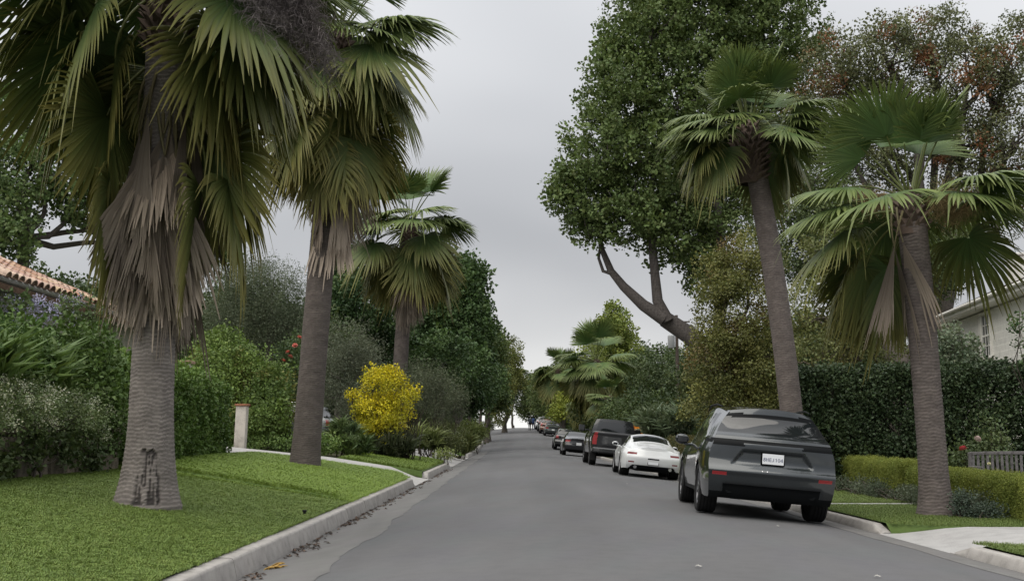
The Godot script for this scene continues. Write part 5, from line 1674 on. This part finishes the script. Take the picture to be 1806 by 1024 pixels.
func build_vehicles():
	# dark grey SUV in front
	var S := suv_spec()
	S.merge({"nv1": 36, "nv2": 18, "ns": 90, "nt": 72})
	S.relief = func(x: float, y: float) -> float:
		var r := 0.0
		var wl := 0.44 + (0.97 - y) * 0.75         # plate bay: trapezoid wider at its foot
		r += 0.035 * smoothstep(0.02, -0.02, absf(x) - wl) * smoothstep(0.99, 0.965, y) * smoothstep(0.76, 0.80, y)
		r -= 0.02 * smoothstep(0.62, 0.66, y) * smoothstep(0.76, 0.70, y)
		r += 0.05 * smoothstep(0.50, 0.46, y) * smoothstep(0.74, 0.66, x)
		r -= 0.028 * smoothstep(1.15, 1.17, y) * smoothstep(1.22, 1.19, y)
		return r
	S.cls = func(face: String, p: Vector3, u: float, v: float) -> String:
		var x := absf(p.x)
		if face == "rear":
			if p.y > 1.225 and p.y < 1.535 and x < 0.80 - (p.y - 1.22) * 0.42: return "rear_window" if p.y < 1.47 else "spoiler_blade"
			if p.y > 1.035 and p.y < 1.125 and x > 0.42: return "tail_light"
			if p.y > 1.08 and p.y < 1.125: return "light_bar"
			if p.y > 0.60 and p.y < 0.645 and x > 0.66 and x < 0.86: return "rear_reflector"
			if p.y < 0.485 and x < 0.70: return "diffuser"
			if p.y < 0.36: return "diffuser"
			return "body"
		if face == "side":
			var g := (p.y - 1.06) / 0.46
			if p.y < 0.37 and p.z > 1.3 and p.z < 3.5: return "sill_trim"
			if p.y > 1.165 and p.y < 1.53 and p.z > 0.72 + (p.y - 1.165) * 0.3 and p.z < 3.42 - (p.y - 1.05) * 1.35:
				var zz := p.z
				if absf(zz - 1.22) < 0.03 or absf(zz - 2.22) < 0.03: return "window_trim"
				return "side_window"
			if p.z < 0.62 and p.y > 1.075 and p.y < 1.13: return "tail_light"
			if p.y > 0.9 and p.y < 0.93 and ((p.z > 1.45 and p.z < 1.66) or (p.z > 2.45 and p.z < 2.66)): return "door_handle"
			return "body"
		if face == "top":
			if p.z > 2.75 and p.z < 3.62 and x < 0.62: return "windscreen"
			if p.z > 0.95 and p.z < 2.5 and x < 0.5: return "glass_roof"
			return "body"
		if face == "front":
			if p.y > 0.4 and p.y < 0.66 and x < 0.75: return "grille"
			if p.y > 0.68 and x > 0.55: return "headlight"
		return "body"
	var gm := paint(Color(0.030, 0.036, 0.040), 0.6, 0.2)
	var mats := {"body": gm, "rear_window": M.glass, "side_window": M.glass, "windscreen": M.glass, "glass_roof": M.glass, "tail_light": M.black_trim, "light_bar": M.black_trim, "rear_reflector": M.red_lamp, "diffuser": M.black_trim, "sill_trim": M.black_trim,
		"window_trim": M.black_trim, "spoiler_blade": M.black_trim, "grille": M.black_trim, "headlight": M.clear_lamp, "door_handle": gm}
	var at := Vector3(3.79, road_y(3.79, 17.7), -17.7)
	var t := car("parked_suv", "dark grey metallic SUV parked in front of the white sports car", "suv", at, S, mats, deg_to_rad(3.4))
	for s in [-1.0, 1.0]: mirror_part(t, Vector3(s * 1.07, 1.10, -1.98), s, gm, Vector3(0.24, 0.18, 0.15))
	number_plate(t, Vector3(0, 0.885, 0.995), -0.02, "8HEJ104")
	var m := MB.new()
	m.tube([Vector3(0.02, 1.245, 0.80), Vector3(0.25, 1.268, 0.785), Vector3(0.50, 1.262, 0.74)], [0.018, 0.012, 0.006], 6)
	part("wiper", m, M.rubber, t)
	for s in [-1.0, 1.0]:
		m = MB.new()
		m.tube([Vector3(s * 0.60, 0.40, 0.6), Vector3(s * 0.60, 0.40, 0.93)], [0.055, 0.055], 12)
		part("tailpipe", m, M.black_trim, t)
		m = MB.new()
		m.tube([Vector3(s * 0.665, 1.63, 0.1), Vector3(s * 0.69, 1.675, -0.4), Vector3(s * 0.69, 1.675, -1.2), Vector3(s * 0.67, 1.60, -1.75)], [0.012, 0.016, 0.016, 0.010], 6)
		part("roof_rail", m, M.black_trim, t)
		m = MB.new()
		m.lathe([[0.0, 0.0], [0.012, 0.0], [0.010, 0.006], [0.0, 0.007]], 8, Basis(Vector3.RIGHT, PI / 2), Vector3(-0.12 + s * 0.035, 0.70, 1.09))
		part("parking_sensor", m, M.chrome, t)
	# white sports coupe
	S = {"L": 4.49, "half": 0.915, "zr": 1.06, "zf": 3.51, "R": 0.335, "tw": 0.30, "sill": 0.22, "tail_y": 0.24, "nv1": 28, "nv2": 12, "ns": 80, "nt": 56,
		"top": [[0.0, 0.865], [0.15, 0.90], [0.55, 0.985], [0.95, 1.09], [1.5, 1.25], [2.0, 1.30], [2.35, 1.28], [3.15, 0.92], [3.8, 0.80], [4.49, 0.62]],
		"belt": [[0.0, 0.80], [0.5, 0.86], [1.0, 0.88], [1.7, 0.86], [3.0, 0.84], [3.6, 0.79], [4.49, 0.55]],
		"roofh": [[0.0, 0.70], [0.4, 0.66], [1.0, 0.60], [1.9, 0.56], [2.5, 0.58], [3.1, 0.64], [4.49, 0.50]],
		"plan": [[0.0, 0.965], [0.5, 0.99], [1.0, 1.0], [1.8, 0.94], [2.6, 0.94], [3.5, 0.98], [4.49, 0.84]],
		"rear": [[0.2, 0.22], [0.36, 0.06], [0.46, 0.02], [0.58, 0.0], [0.68, 0.03], [0.80, 0.07], [0.88, 0.10]],
		"front": [[0.2, 4.35], [0.45, 4.47], [0.62, 4.40], [0.7, 4.3]], "crown": 0.085, "bulge": 0.17, "tuck": 0.11, "shoulder": 0.6, "tumble": 0.015}
	S.cls = func(face: String, p: Vector3, u: float, v: float) -> String:
		var x := absf(p.x)
		if face == "rear":
			if p.y > 0.655 and p.y < 0.735 and x > 0.50 and x < 0.80: return "tail_light"
			if p.y > 0.425 and p.y < 0.465 and x > 0.56 and x < 0.74: return "rear_reflector"
			if p.y < 0.365 and x < 0.60 + (0.365 - p.y): return "diffuser"
			if p.y > 0.545 and p.y < 0.575 and x < 0.18: return "plate_recess"
			return "body"
		if face == "top":
			if p.z > 0.88 and p.z < 1.62 and x < 0.535: return "rear_window"
			if p.z > 0.28 and p.z < 0.80 and x < 0.45 and fmod(p.z, 0.09) < 0.05: return "engine_grille"
			if p.z > 2.42 and p.z < 3.05 and x < 0.55: return "windscreen"
			return "body"
		if face == "side":
			if p.y > 0.90 and p.y < 1.20 and p.z > 1.25 + (p.y - 0.9) * 1.2 and p.z < 2.95 - (p.y - 0.9) * 1.7: return "side_window"
			return "body"
		if face == "front" and p.y < 0.4 and x < 0.7: return "grille"
		return "body"
	var wp := paint(Color(0.74, 0.76, 0.77), 0.0, 0.35)
	var lamp := mat(Color(0.20, 0.05, 0.055), 0.15)
	mats = {"body": wp, "rear_window": M.glass, "side_window": M.glass, "windscreen": M.glass, "tail_light": lamp, "rear_reflector": lamp, "diffuser": M.black_trim, "plate_recess": M.black_trim, "engine_grille": mat(Color(0.3, 0.31, 0.31), 0.5), "grille": M.black_trim, "rim": mat(Color(0.35, 0.35, 0.36), 0.35)}
	at = Vector3(4.14, road_y(4.14, 35.0), -35.0)
	t = car("sports_coupe", "white sports coupe parked between the grey SUV and black pickup", "car", at, S, mats, 0.015)
	for s in [-1.0, 1.0]:
		mirror_part(t, Vector3(s * 0.95, 0.93, -1.62), s, wp, Vector3(0.2, 0.13, 0.12))
		m = MB.new()
		m.tube([Vector3(s * 0.52, 0.30, 0.8), Vector3(s * 0.52, 0.30, 1.11)], [0.05, 0.05], 12)
		part("tailpipe", m, M.chrome, t)
	number_plate(t, Vector3(0, 0.475, 1.205), 0.0, "")
	# black pickup
	var bp := paint(Color(0.010, 0.011, 0.012), 0.2, 0.25)
	S = {"L": 5.85, "z0": 1.98, "half": 1.01, "zr": 1.18, "zf": 4.86, "R": 0.42, "tw": 0.275, "sill": 0.48, "tail_y": 0.48, "nv1": 20, "nv2": 16, "ns": 60, "nt": 40, "arch": 0.08,
		"top": [[1.98, 1.90], [2.6, 1.92], [3.7, 1.91], [4.0, 1.86], [4.62, 1.42], [5.5, 1.36], [5.85, 1.28]], "belt": [[1.98, 1.34], [4.4, 1.32], [5.85, 1.22]],
		"roofh": [[1.98, 0.74], [3.9, 0.74], [4.6, 0.86], [5.85, 0.86]], "plan": [[1.98, 0.985], [3.5, 0.985], [4.8, 1.0], [5.85, 0.97]],
		"rear": [[0.4, 1.99], [1.3, 1.98], [1.45, 2.0], [1.92, 2.12]], "front": [[0.4, 5.8], [1.0, 5.84], [1.3, 5.78]], "crown": 0.04, "bulge": 0.03, "tuck": 0.01}
	S.cls = func(face: String, p: Vector3, u: float, v: float) -> String:
		var x := absf(p.x)
		if face == "rear" and p.y > 1.38 and p.y < 1.80 and x < 0.74 - (p.y - 1.38) * 0.25: return "rear_window"
		if face == "side" and p.y > 1.38 and p.y < 1.80 and p.z > 2.2 and p.z < 4.5 - (p.y - 1.38) * 1.1: return "window_trim" if absf(p.z - 3.2) < 0.05 else "side_window"
		if face == "top" and p.z > 3.95 and p.z < 4.6 and x < 0.8: return "windscreen"
		if face == "front" and p.y > 0.6 and x < 0.85: return "grille"
		return "body"
	mats = {"body": bp, "rear_window": M.glass, "side_window": M.glass, "windscreen": M.glass, "window_trim": M.black_trim, "grille": M.chrome, "bed_cover": M.rubber, "rim": M.rim}
	at = Vector3(4.07, road_y(4.07, 46.3), -46.3)
	t = car("pickup_truck", "black pickup truck parked ahead of the white sports coupe", "pickup truck", at, S, mats)
	var B := {"L": 1.94, "half": 1.01, "zr": 1.18, "zf": 40.0, "R": 0.42, "tw": 0.275, "sill": 0.50, "tail_y": 0.58, "nv1": 26, "nv2": 3, "ns": 40, "nt": 50, "arch": 0.08,
		"top": [[0.0, 1.36], [1.94, 1.36]], "belt": [[0.0, 1.31], [1.94, 1.31]], "roofh": [[0.0, 0.95], [1.94, 0.95]], "plan": [[0.0, 0.98], [0.4, 1.0], [1.94, 0.985]],
		"rear": [[0.4, 0.10], [0.8, 0.07], [1.2, 0.06], [1.28, 0.03], [1.36, 0.06]], "front": [[0.4, 1.94], [1.4, 1.94]], "crown": 0.012, "bulge": 0.04, "tuck": 0.02}
	B.cls = func(face: String, p: Vector3, u: float, v: float) -> String:
		var x := absf(p.x)
		if face == "rear" and x > 0.80 and p.y > 0.84 and p.y < 1.30: return "tail_light"
		if face == "side" and p.z < 0.16 and p.y > 0.84 and p.y < 1.30: return "tail_light"
		if face == "rear" and p.y < 0.70: return "bed_cover"
		if face == "rear" and p.y > 0.70 and x < 0.79: return "tailgate"
		if face == "top" and x < 0.9: return "bed_cover"
		return "bed"
	car_body(t, B, {"body": bp, "bed": bp, "tailgate": paint(Color(0.014, 0.015, 0.017), 0.2, 0.4), "tail_light": M.red_lamp, "bed_cover": M.rubber})
	m = MB.new()
	m.box(Vector3(0, 0.62, 1.26), Vector3(1.96, 0.20, 0.22), Color.WHITE, 0.04)
	part("bumper", m, bp, t)
	m = MB.new()
	m.box(Vector3(0, 0.5, 1.2), Vector3(0.09, 0.16, 0.2), Color.WHITE, 0.01)
	part("hitch", m, M.rubber, t)
	for s in [-1.0, 1.0]:
		var mr := MB.new()
		mr.box(Vector3.ZERO, Vector3(0.26, 0.28, 0.12), Color.WHITE, 0.04)
		mr.box(Vector3(-s * 0.2, -0.06, 0), Vector3(0.2, 0.05, 0.06), Color.WHITE, 0.01)
		var o := part("side_mirror", mr, bp, t)
		o.position = Vector3(s * 1.2, 1.48, -2.95)
		var gl := MB.new()
		gl.box(Vector3(0, 0.02, 0.058), Vector3(0.2, 0.2, 0.02), Color.WHITE, 0.005)
		part("mirror_glass", gl, M.glass, o)
		for zz in [-0.62, 0.62]:
			var fl := MB.new()
			fl.box(Vector3(s * 0.9, 0.35, zz), Vector3(0.25, 0.3, 0.015), Color.WHITE, 0.004)
			if zz > 0: part("mud_flap", fl, M.rubber, t)
	# dark sedan and those beyond
	var sedan := {"L": 4.75, "half": 0.92, "zr": 1.12, "zf": 3.93, "R": 0.335, "tw": 0.235, "sill": 0.24, "tail_y": 0.30, "nv1": 22, "nv2": 10, "ns": 50, "nt": 40,
		"top": [[0.0, 1.02], [0.45, 1.08], [0.85, 1.16], [1.55, 1.42], [2.2, 1.45], [2.7, 1.42], [3.55, 1.02], [4.75, 0.80]], "belt": [[0.0, 0.96], [1.0, 0.98], [3.4, 0.92], [4.75, 0.70]],
		"roofh": [[0.0, 0.74], [0.8, 0.66], [1.6, 0.57], [2.6, 0.57], [3.5, 0.70], [4.75, 0.60]], "plan": [[0.0, 0.96], [0.6, 1.0], [4.0, 0.99], [4.75, 0.88]],
		"rear": [[0.2, 0.20], [0.4, 0.04], [0.6, 0.0], [0.72, 0.03], [0.9, 0.06], [1.02, 0.05], [1.1, 0.10]], "front": [[0.2, 4.65], [0.5, 4.74], [0.85, 4.6]], "crown": 0.045, "bulge": 0.12, "tuck": 0.06}
	sedan.cls = func(face: String, p: Vector3, u: float, v: float) -> String:
		var x := absf(p.x)
		if face == "rear":
			if p.y > 0.80 and p.y < 0.94 and x > 0.52: return "tail_light"
			if p.y < 0.40 and x < 0.75: return "diffuser"
			return "body"
		if face == "top":
			if p.z > 0.82 and p.z < 1.5 and x < 0.62: return "rear_window"
			if p.z > 2.72 and p.z < 3.45 and x < 0.62: return "windscreen"
			return "body"
		if face == "side" and p.y > 1.03 and p.y < 1.34 and p.z > 1.1 + (p.y - 1.0) * 1.1 and p.z < 3.35 - (p.y - 1.0) * 1.6: return "window_trim" if absf(p.z - 2.05) < 0.05 else "side_window"
		return "body"
	var suv := suv_spec()
	suv.merge({"nv1": 22, "nv2": 12, "ns": 46, "nt": 40})
	suv.cls = func(face: String, p: Vector3, u: float, v: float) -> String:
		var x := absf(p.x)
		if face == "rear":
			if p.y > 1.20 and p.y < 1.54 and x < 0.80 - (p.y - 1.22) * 0.42: return "rear_window"
			if p.y > 0.95 and p.y < 1.14 and x > 0.64: return "tail_light"
			if p.y < 0.46: return "diffuser"
			return "body"
		if face == "side" and p.y > 1.165 and p.y < 1.53 and p.z > 0.72 + (p.y - 1.165) * 0.3 and p.z < 3.42 - (p.y - 1.05) * 1.35: return "window_trim" if absf(p.z - 1.3) < 0.04 or absf(p.z - 2.22) < 0.04 else "side_window"
		if face == "top" and p.z > 2.75 and p.z < 3.62 and x < 0.62: return "windscreen"
		return "body"
	var row := [["parked_sedan", "black sedan with pale rear window parked ahead of the pickup", "car", 68.6, 3.88, sedan, Color(0.012, 0.013, 0.016)],
		["parked_suv", "charcoal compact SUV parked ahead of the black sedan", "suv", 90.0, 4.2, suv, Color(0.03, 0.033, 0.035)],
		["parked_sedan", "dark green-grey sedan parked on the rising part of the road", "car", 121.0, 4.25, sedan, Color(0.04, 0.05, 0.05)],
		["parked_suv", "reddish brown SUV parked on the rising part of the road", "suv", 128.0, 4.0, suv, Color(0.16, 0.085, 0.065)],
		["parked_suv", "dark olive SUV parked beyond the reddish brown one", "suv", 136.0, 3.95, suv, Color(0.05, 0.055, 0.05)],
		["parked_suv", "silver white SUV parked farthest up near the walkers", "suv", 146.0, 3.9, suv, Color(0.5, 0.52, 0.54)]]
	for q in row:
		var bm := paint(q[6], 0.3, 0.3)
		t = car(q[0], q[1], q[2], Vector3(q[4], road_y(q[4], q[3]), -q[3]), q[5], {"body": bm, "rear_window": M.glass, "side_window": M.glass, "windscreen": M.glass, "tail_light": M.red_lamp, "diffuser": M.black_trim, "window_trim": M.black_trim})
		for s in [-1.0, 1.0]: mirror_part(t, Vector3(s * 1.02, 1.06, -1.95), s, bm)
		number_plate(t, Vector3(0, 0.72 if q[2] == "car" else 0.86, 1.245 if q[2] == "car" else 1.01), 0.0, "")
	# grey car standing in the drive on the left, tail towards the street
	var gp := paint(Color(0.10, 0.11, 0.11), 0.4, 0.3)
	at = ground(-7.95, 44.6)
	t = car("parked_suv", "grey SUV with silver window trim in the driveway behind the ringed palm", "suv", at, suv, {"body": gp, "rear_window": M.glass, "side_window": M.glass, "windscreen": M.glass, "tail_light": M.red_lamp, "diffuser": M.black_trim, "window_trim": M.black_trim})
	t.basis = Basis(Vector3.UP, PI * 0.46) * Basis(Vector3.RIGHT, 0.06)
	for s in [-1.0, 1.0]:
		m = MB.new()
		m.tube([Vector3(s * 0.70, 1.63, 0.2), Vector3(s * 0.70, 1.72, 0.05), Vector3(s * 0.70, 1.74, -1.5), Vector3(s * 0.68, 1.62, -1.75)], [0.02, 0.022, 0.022, 0.018], 6)
		part("roof_rail", m, M.chrome, t)
		m = MB.new()
		m.tube([Vector3(s * 0.955, 1.165, 0.24), Vector3(s * 0.985, 1.15, -0.4), Vector3(s * 0.965, 1.08, -2.4)], [0.014, 0.014, 0.012], 6)
		m.tube([Vector3(s * 0.955, 1.165, 0.24), Vector3(s * 0.82, 1.40, 0.02), Vector3(s * 0.75, 1.55, -0.25)], [0.014, 0.014, 0.012], 6)
		part("window_brightwork", m, M.chrome, t)
	number_plate(t, Vector3(0, 0.86, 1.01), 0.0, "")

# ---------------------------------------------------------------- people

func smin(a: float, b: float, k: float) -> float:
	var h := clampf(0.5 + 0.5 * (b - a) / k, 0.0, 1.0)
	return lerpf(b, a, h) - k * h * (1.0 - h)

func body_mesh(bones: Array, lo: Vector3, hi: Vector3, cell: float, colf: Callable) -> ArrayMesh:
	# surface nets over tapered capsules [a, ra, b, rb]
	var n := Vector3i(int((hi.x - lo.x) / cell) + 2, int((hi.y - lo.y) / cell) + 2, int((hi.z - lo.z) / cell) + 2)
	var f := PackedFloat32Array()
	f.resize(n.x * n.y * n.z)
	var idx := func(x: int, y: int, z: int) -> int: return (z * n.y + y) * n.x + x
	for z in n.z:
		for y in n.y:
			for x in n.x:
				var p := lo + Vector3(x, y, z) * cell
				var d := 9.0
				for b in bones:
					var ab: Vector3 = b[2] - b[0]
					var t := clampf((p - b[0]).dot(ab) / maxf(ab.length_squared(), 1e-6), 0.0, 1.0)
					var q: float = p.distance_to(b[0] + ab * t) - lerpf(b[1], b[3], t)
					if q < d + 0.06: d = smin(d, q, 0.035)
				f[idx.call(x, y, z)] = d
	var m := MB.new()
	var vid := {}
	for z in n.z - 1:
		for y in n.y - 1:
			for x in n.x - 1:
				var s := Vector3.ZERO
				var c := 0
				var v := []
				for k in 8: v.append(f[idx.call(x + (k & 1), y + ((k >> 1) & 1), z + ((k >> 2) & 1))])
				for k in 8:
					for ax in 3:
						if k & (1 << ax): continue
						var k2 := k | (1 << ax)
						if (v[k] < 0.0) == (v[k2] < 0.0): continue
						var t: float = v[k] / (v[k] - v[k2])
						var o := Vector3(k & 1, (k >> 1) & 1, (k >> 2) & 1)
						o[ax] += t
						s += o; c += 1
				if c == 0: continue
				var p := lo + (Vector3(x, y, z) + s / c) * cell
				vid[idx.call(x, y, z)] = m.v.size()
				m.v.append(p)
				var g := Vector3(v[1] - v[0] + v[3] - v[2] + v[5] - v[4] + v[7] - v[6], v[2] - v[0] + v[3] - v[1] + v[6] - v[4] + v[7] - v[5], v[4] - v[0] + v[5] - v[1] + v[6] - v[2] + v[7] - v[3])
				m.n.append(g.normalized())
				m.c.append(colf.call(p))
	for z in range(1, n.z - 1):
		for y in range(1, n.y - 1):
			for x in range(1, n.x - 1):
				var a := f[idx.call(x, y, z)]
				for ax in 3:
					var e := Vector3i.ZERO
					e[ax] = 1
					var b := f[idx.call(x + e.x, y + e.y, z + e.z)]
					if (a < 0.0) == (b < 0.0): continue
					var u := Vector3i.ZERO
					u[(ax + 1) % 3] = 1
					var w := Vector3i.ZERO
					w[(ax + 2) % 3] = 1
					var q := [Vector3i(x, y, z), Vector3i(x, y, z) - u, Vector3i(x, y, z) - u - w, Vector3i(x, y, z) - w]
					var id := []
					for c in q:
						var key: int = idx.call(c.x, c.y, c.z)
						if vid.has(key): id.append(vid[key])
					if id.size() < 4: continue
					if a < 0.0: m.i.append_array([id[0], id[2], id[1], id[0], id[3], id[2]])
					else: m.i.append_array([id[0], id[1], id[2], id[0], id[2], id[3]])
	return m.mesh()

func person(label: String, at: Vector3, stride: float, top: Color, legs: Color, shoe: Color, hair: Color):
	var t := thing("person", label, "person", at, "people walking up the street")
	var s := stride
	var B := []
	var hip := Vector3(0, 0.93, 0)
	var neck := Vector3(0, 1.46, -0.03)
	B.append([hip + Vector3(-0.07, 0, 0), 0.125, hip + Vector3(0.07, 0, 0), 0.125])
	B.append([hip + Vector3(0, 0.1, 0), 0.13, Vector3(0, 1.25, -0.01), 0.15])
	B.append([Vector3(-0.13, 1.36, -0.02), 0.085, Vector3(0.13, 1.36, -0.02), 0.085])
	B.append([neck, 0.055, Vector3(0, 1.56, -0.045), 0.05])
	B.append([Vector3(0, 1.63, -0.05), 0.10, Vector3(0, 1.69, -0.04), 0.098])
	B.append([Vector3(0, 1.62, -0.14), 0.018, Vector3(0, 1.60, -0.145), 0.02])
	for k in [-1.0, 1.0]:
		B.append([Vector3(k * 0.098, 1.645, -0.04), 0.018, Vector3(k * 0.1, 1.66, -0.035), 0.018])
		var sw: float = s * k
		var knee := Vector3(k * 0.095, 0.50, -0.18 * sw - 0.03)
		var ank := Vector3(k * 0.09, 0.09, -0.30 * sw + (0.10 if sw < 0 else 0.0))
		B.append([hip + Vector3(k * 0.09, -0.03, 0), 0.098, knee, 0.062])
		B.append([knee, 0.062, ank, 0.042])
		B.append([ank + Vector3(0, -0.045, 0.03), 0.042, ank + Vector3(k * 0.015, -0.055, -0.15), 0.035])
		var el := Vector3(k * 0.25, 1.10, 0.10 * sw)
		var wr := Vector3(k * 0.25, 0.87, 0.10 * sw - 0.12)
		B.append([Vector3(k * 0.185, 1.36, -0.02), 0.062, el, 0.048])
		B.append([el, 0.048, wr, 0.033])
		B.append([wr, 0.033, wr + Vector3(0, -0.09, -0.02), 0.030])
		for fg in 4: B.append([wr + Vector3(0, -0.09, -0.04 + fg * 0.018), 0.010, wr + Vector3(-k * 0.015, -0.165 + absf(fg - 1.5) * 0.01, -0.045 + fg * 0.018), 0.008])
		B.append([wr + Vector3(0, -0.05, -0.04), 0.011, wr + Vector3(-k * 0.02, -0.10, -0.07), 0.009])
	var col := func(p: Vector3) -> Color:
		if p.y < 0.085: return shoe
		if p.y < 0.95 and absf(p.x) < 0.21: return legs
		if p.y > 1.50: return hair if (p.z > -0.075 or p.y > 1.70) else Color(0.36, 0.22, 0.16)
		if p.y < 0.86 and absf(p.x) >= 0.19: return Color(0.36, 0.22, 0.16)
		return top
	part("body", body_mesh(B, Vector3(-0.36, -0.03, -0.55), Vector3(0.36, 1.85, 0.5), 0.022, col), M.plain, t)

func build_people():
	person("person in a dark top and black trousers walking up the road", Vector3(2.15, road_y(2.15, 138.0), -138.0), 0.9, Color(0.05, 0.055, 0.065), Color(0.012, 0.013, 0.016), Color(0.02, 0.02, 0.02), Color(0.02, 0.016, 0.014))
	person("person in a blue jacket and navy trousers walking beside the parked cars", Vector3(2.62, road_y(2.62, 140.0), -140.0), -0.8, Color(0.035, 0.06, 0.15), Color(0.015, 0.02, 0.05), Color(0.45, 0.40, 0.5), Color(0.03, 0.025, 0.02))

# ---------------------------------------------------------------- small things lying about

func build_litter():
	var rng := RandomNumberGenerator.new()
	rng.seed = 77
	# dry leaves and dirt in the gutter
	var lm := MB.new()
	for k in 5:
		var o := Vector3(rng.randfn() * 0.03, 0.004 + 0.004 * k, rng.randfn() * 0.03)
		var a := rng.randf() * TAU
		var u := Vector3(cos(a), rng.randf() * 0.4, sin(a)) * 0.03
		var w := Vector3(-sin(a), 0, cos(a)) * 0.011
		lm.tri(o - u, o + w + Vector3(0, 0.006, 0), o + u)
		lm.tri(o - u, o + u, o - w + Vector3(0, 0.006, 0))
	var xf := []
	var cs := []
	for k in 900:
		var d := rng.randf_range(9.0, 46.0)
		if nz.get_noise_2d(d * 0.8, 3.0) < -0.05 + rng.randfn() * 0.2: continue
		var x := KL + 0.03 + absf(rng.randfn()) * 0.13
		xf.append(Transform3D(Basis(Vector3.UP, rng.randf() * TAU).scaled(Vector3.ONE * rng.randf_range(0.4, 1.1)), Vector3(x, road_y(x, d) + 0.014, -d)))
		cs.append(Color(0.13, 0.085, 0.06).lerp(Color(0.05, 0.04, 0.035), rng.randf()) * rng.randf_range(0.7, 1.5))
	var o := scatter("leaf_litter", lm.mesh(), M.dead, xf, cs, self)
	tag(o, "dry brown leaf litter lying along the gutter by the lawn kerb", "leaf litter", "", "stuff")
	# fallen palm husk
	var hp := px(478, 995, 11.9)
	hp.y = road_y(hp.x, 11.9) + 0.02
	var h := thing("palm_husk", "fallen yellow-brown palm husk lying in the gutter", "husk", hp)
	var m := MB.new()
	for k in 26:
		var a := rng.randf_range(-0.9, 0.9)
		var l := rng.randf_range(0.06, 0.17)
		var p0 := Vector3(rng.randfn() * 0.02, 0.005 + rng.randf() * 0.01, rng.randfn() * 0.012)
		var dir := Vector3(cos(a), rng.randf_range(0.0, 0.55), sin(a) * 0.6).normalized() * (1.0 if rng.randf() < 0.7 else -0.5)
		m.tube([p0, p0 + dir * l * 0.6, p0 + dir * l + Vector3(0, -0.015, 0)], [0.006, 0.007, 0.002], 4, Color(0.34, 0.22, 0.07) * rng.randf_range(0.6, 1.4), false)
	part("fibres", m, M.dead, h)
	# sprinkler head beside the kerb
	var sp := ground(-2.99, 16.6)
	var s := thing("sprinkler_head", "black lawn sprinkler head beside the kerb", "sprinkler", sp + Vector3(0, 0.0, 0))
	m = MB.new()
	m.lathe([[0.02, -0.05], [0.02, 0.05], [0.032, 0.055], [0.032, 0.075], [0.02, 0.08], [0.001, 0.08]], 14, Basis.IDENTITY, Vector3.ZERO)
	part("riser", m, M.rubber, s)
	# scraps on the asphalt
	for q in [[1372, 925, 1.6, "white paper scrap on the asphalt behind the grey SUV"], [1232, 994, 2.4, "crumpled pale scrap on the open asphalt"], [1548, 1011, 2.2, "flat pale scrap on the asphalt near the kerb corner"], [1106, 852, 1.8, "small white scrap on the asphalt behind the white coupe"]]:
		var d: float = F * 1.2 / (q[1] - 767.0)
		var p := px(q[0], q[1], d)
		for k in 6:
			d = F * (EYE - road_y(p.x, d)) / (q[1] - 767.0)
			p = px(q[0], q[1], d)
		p.y = road_y(p.x, d) + 0.012
		var c := thing("paper_scrap", q[3], "litter", p)
		m = MB.new()
		for k in 5:
			var a := TAU * k / 5.0
			var b := TAU * (k + 1) / 5.0
			m.tri(Vector3(0, 0.012, 0), Vector3(cos(b) * 0.03, 0.002 + 0.012 * (k % 2), sin(b) * 0.02) * q[2] * 0.5, Vector3(cos(a) * 0.03, 0.004, sin(a) * 0.02) * q[2] * 0.5, Color(0.42, 0.41, 0.38))
		part("sheet", m, M.dead, c)
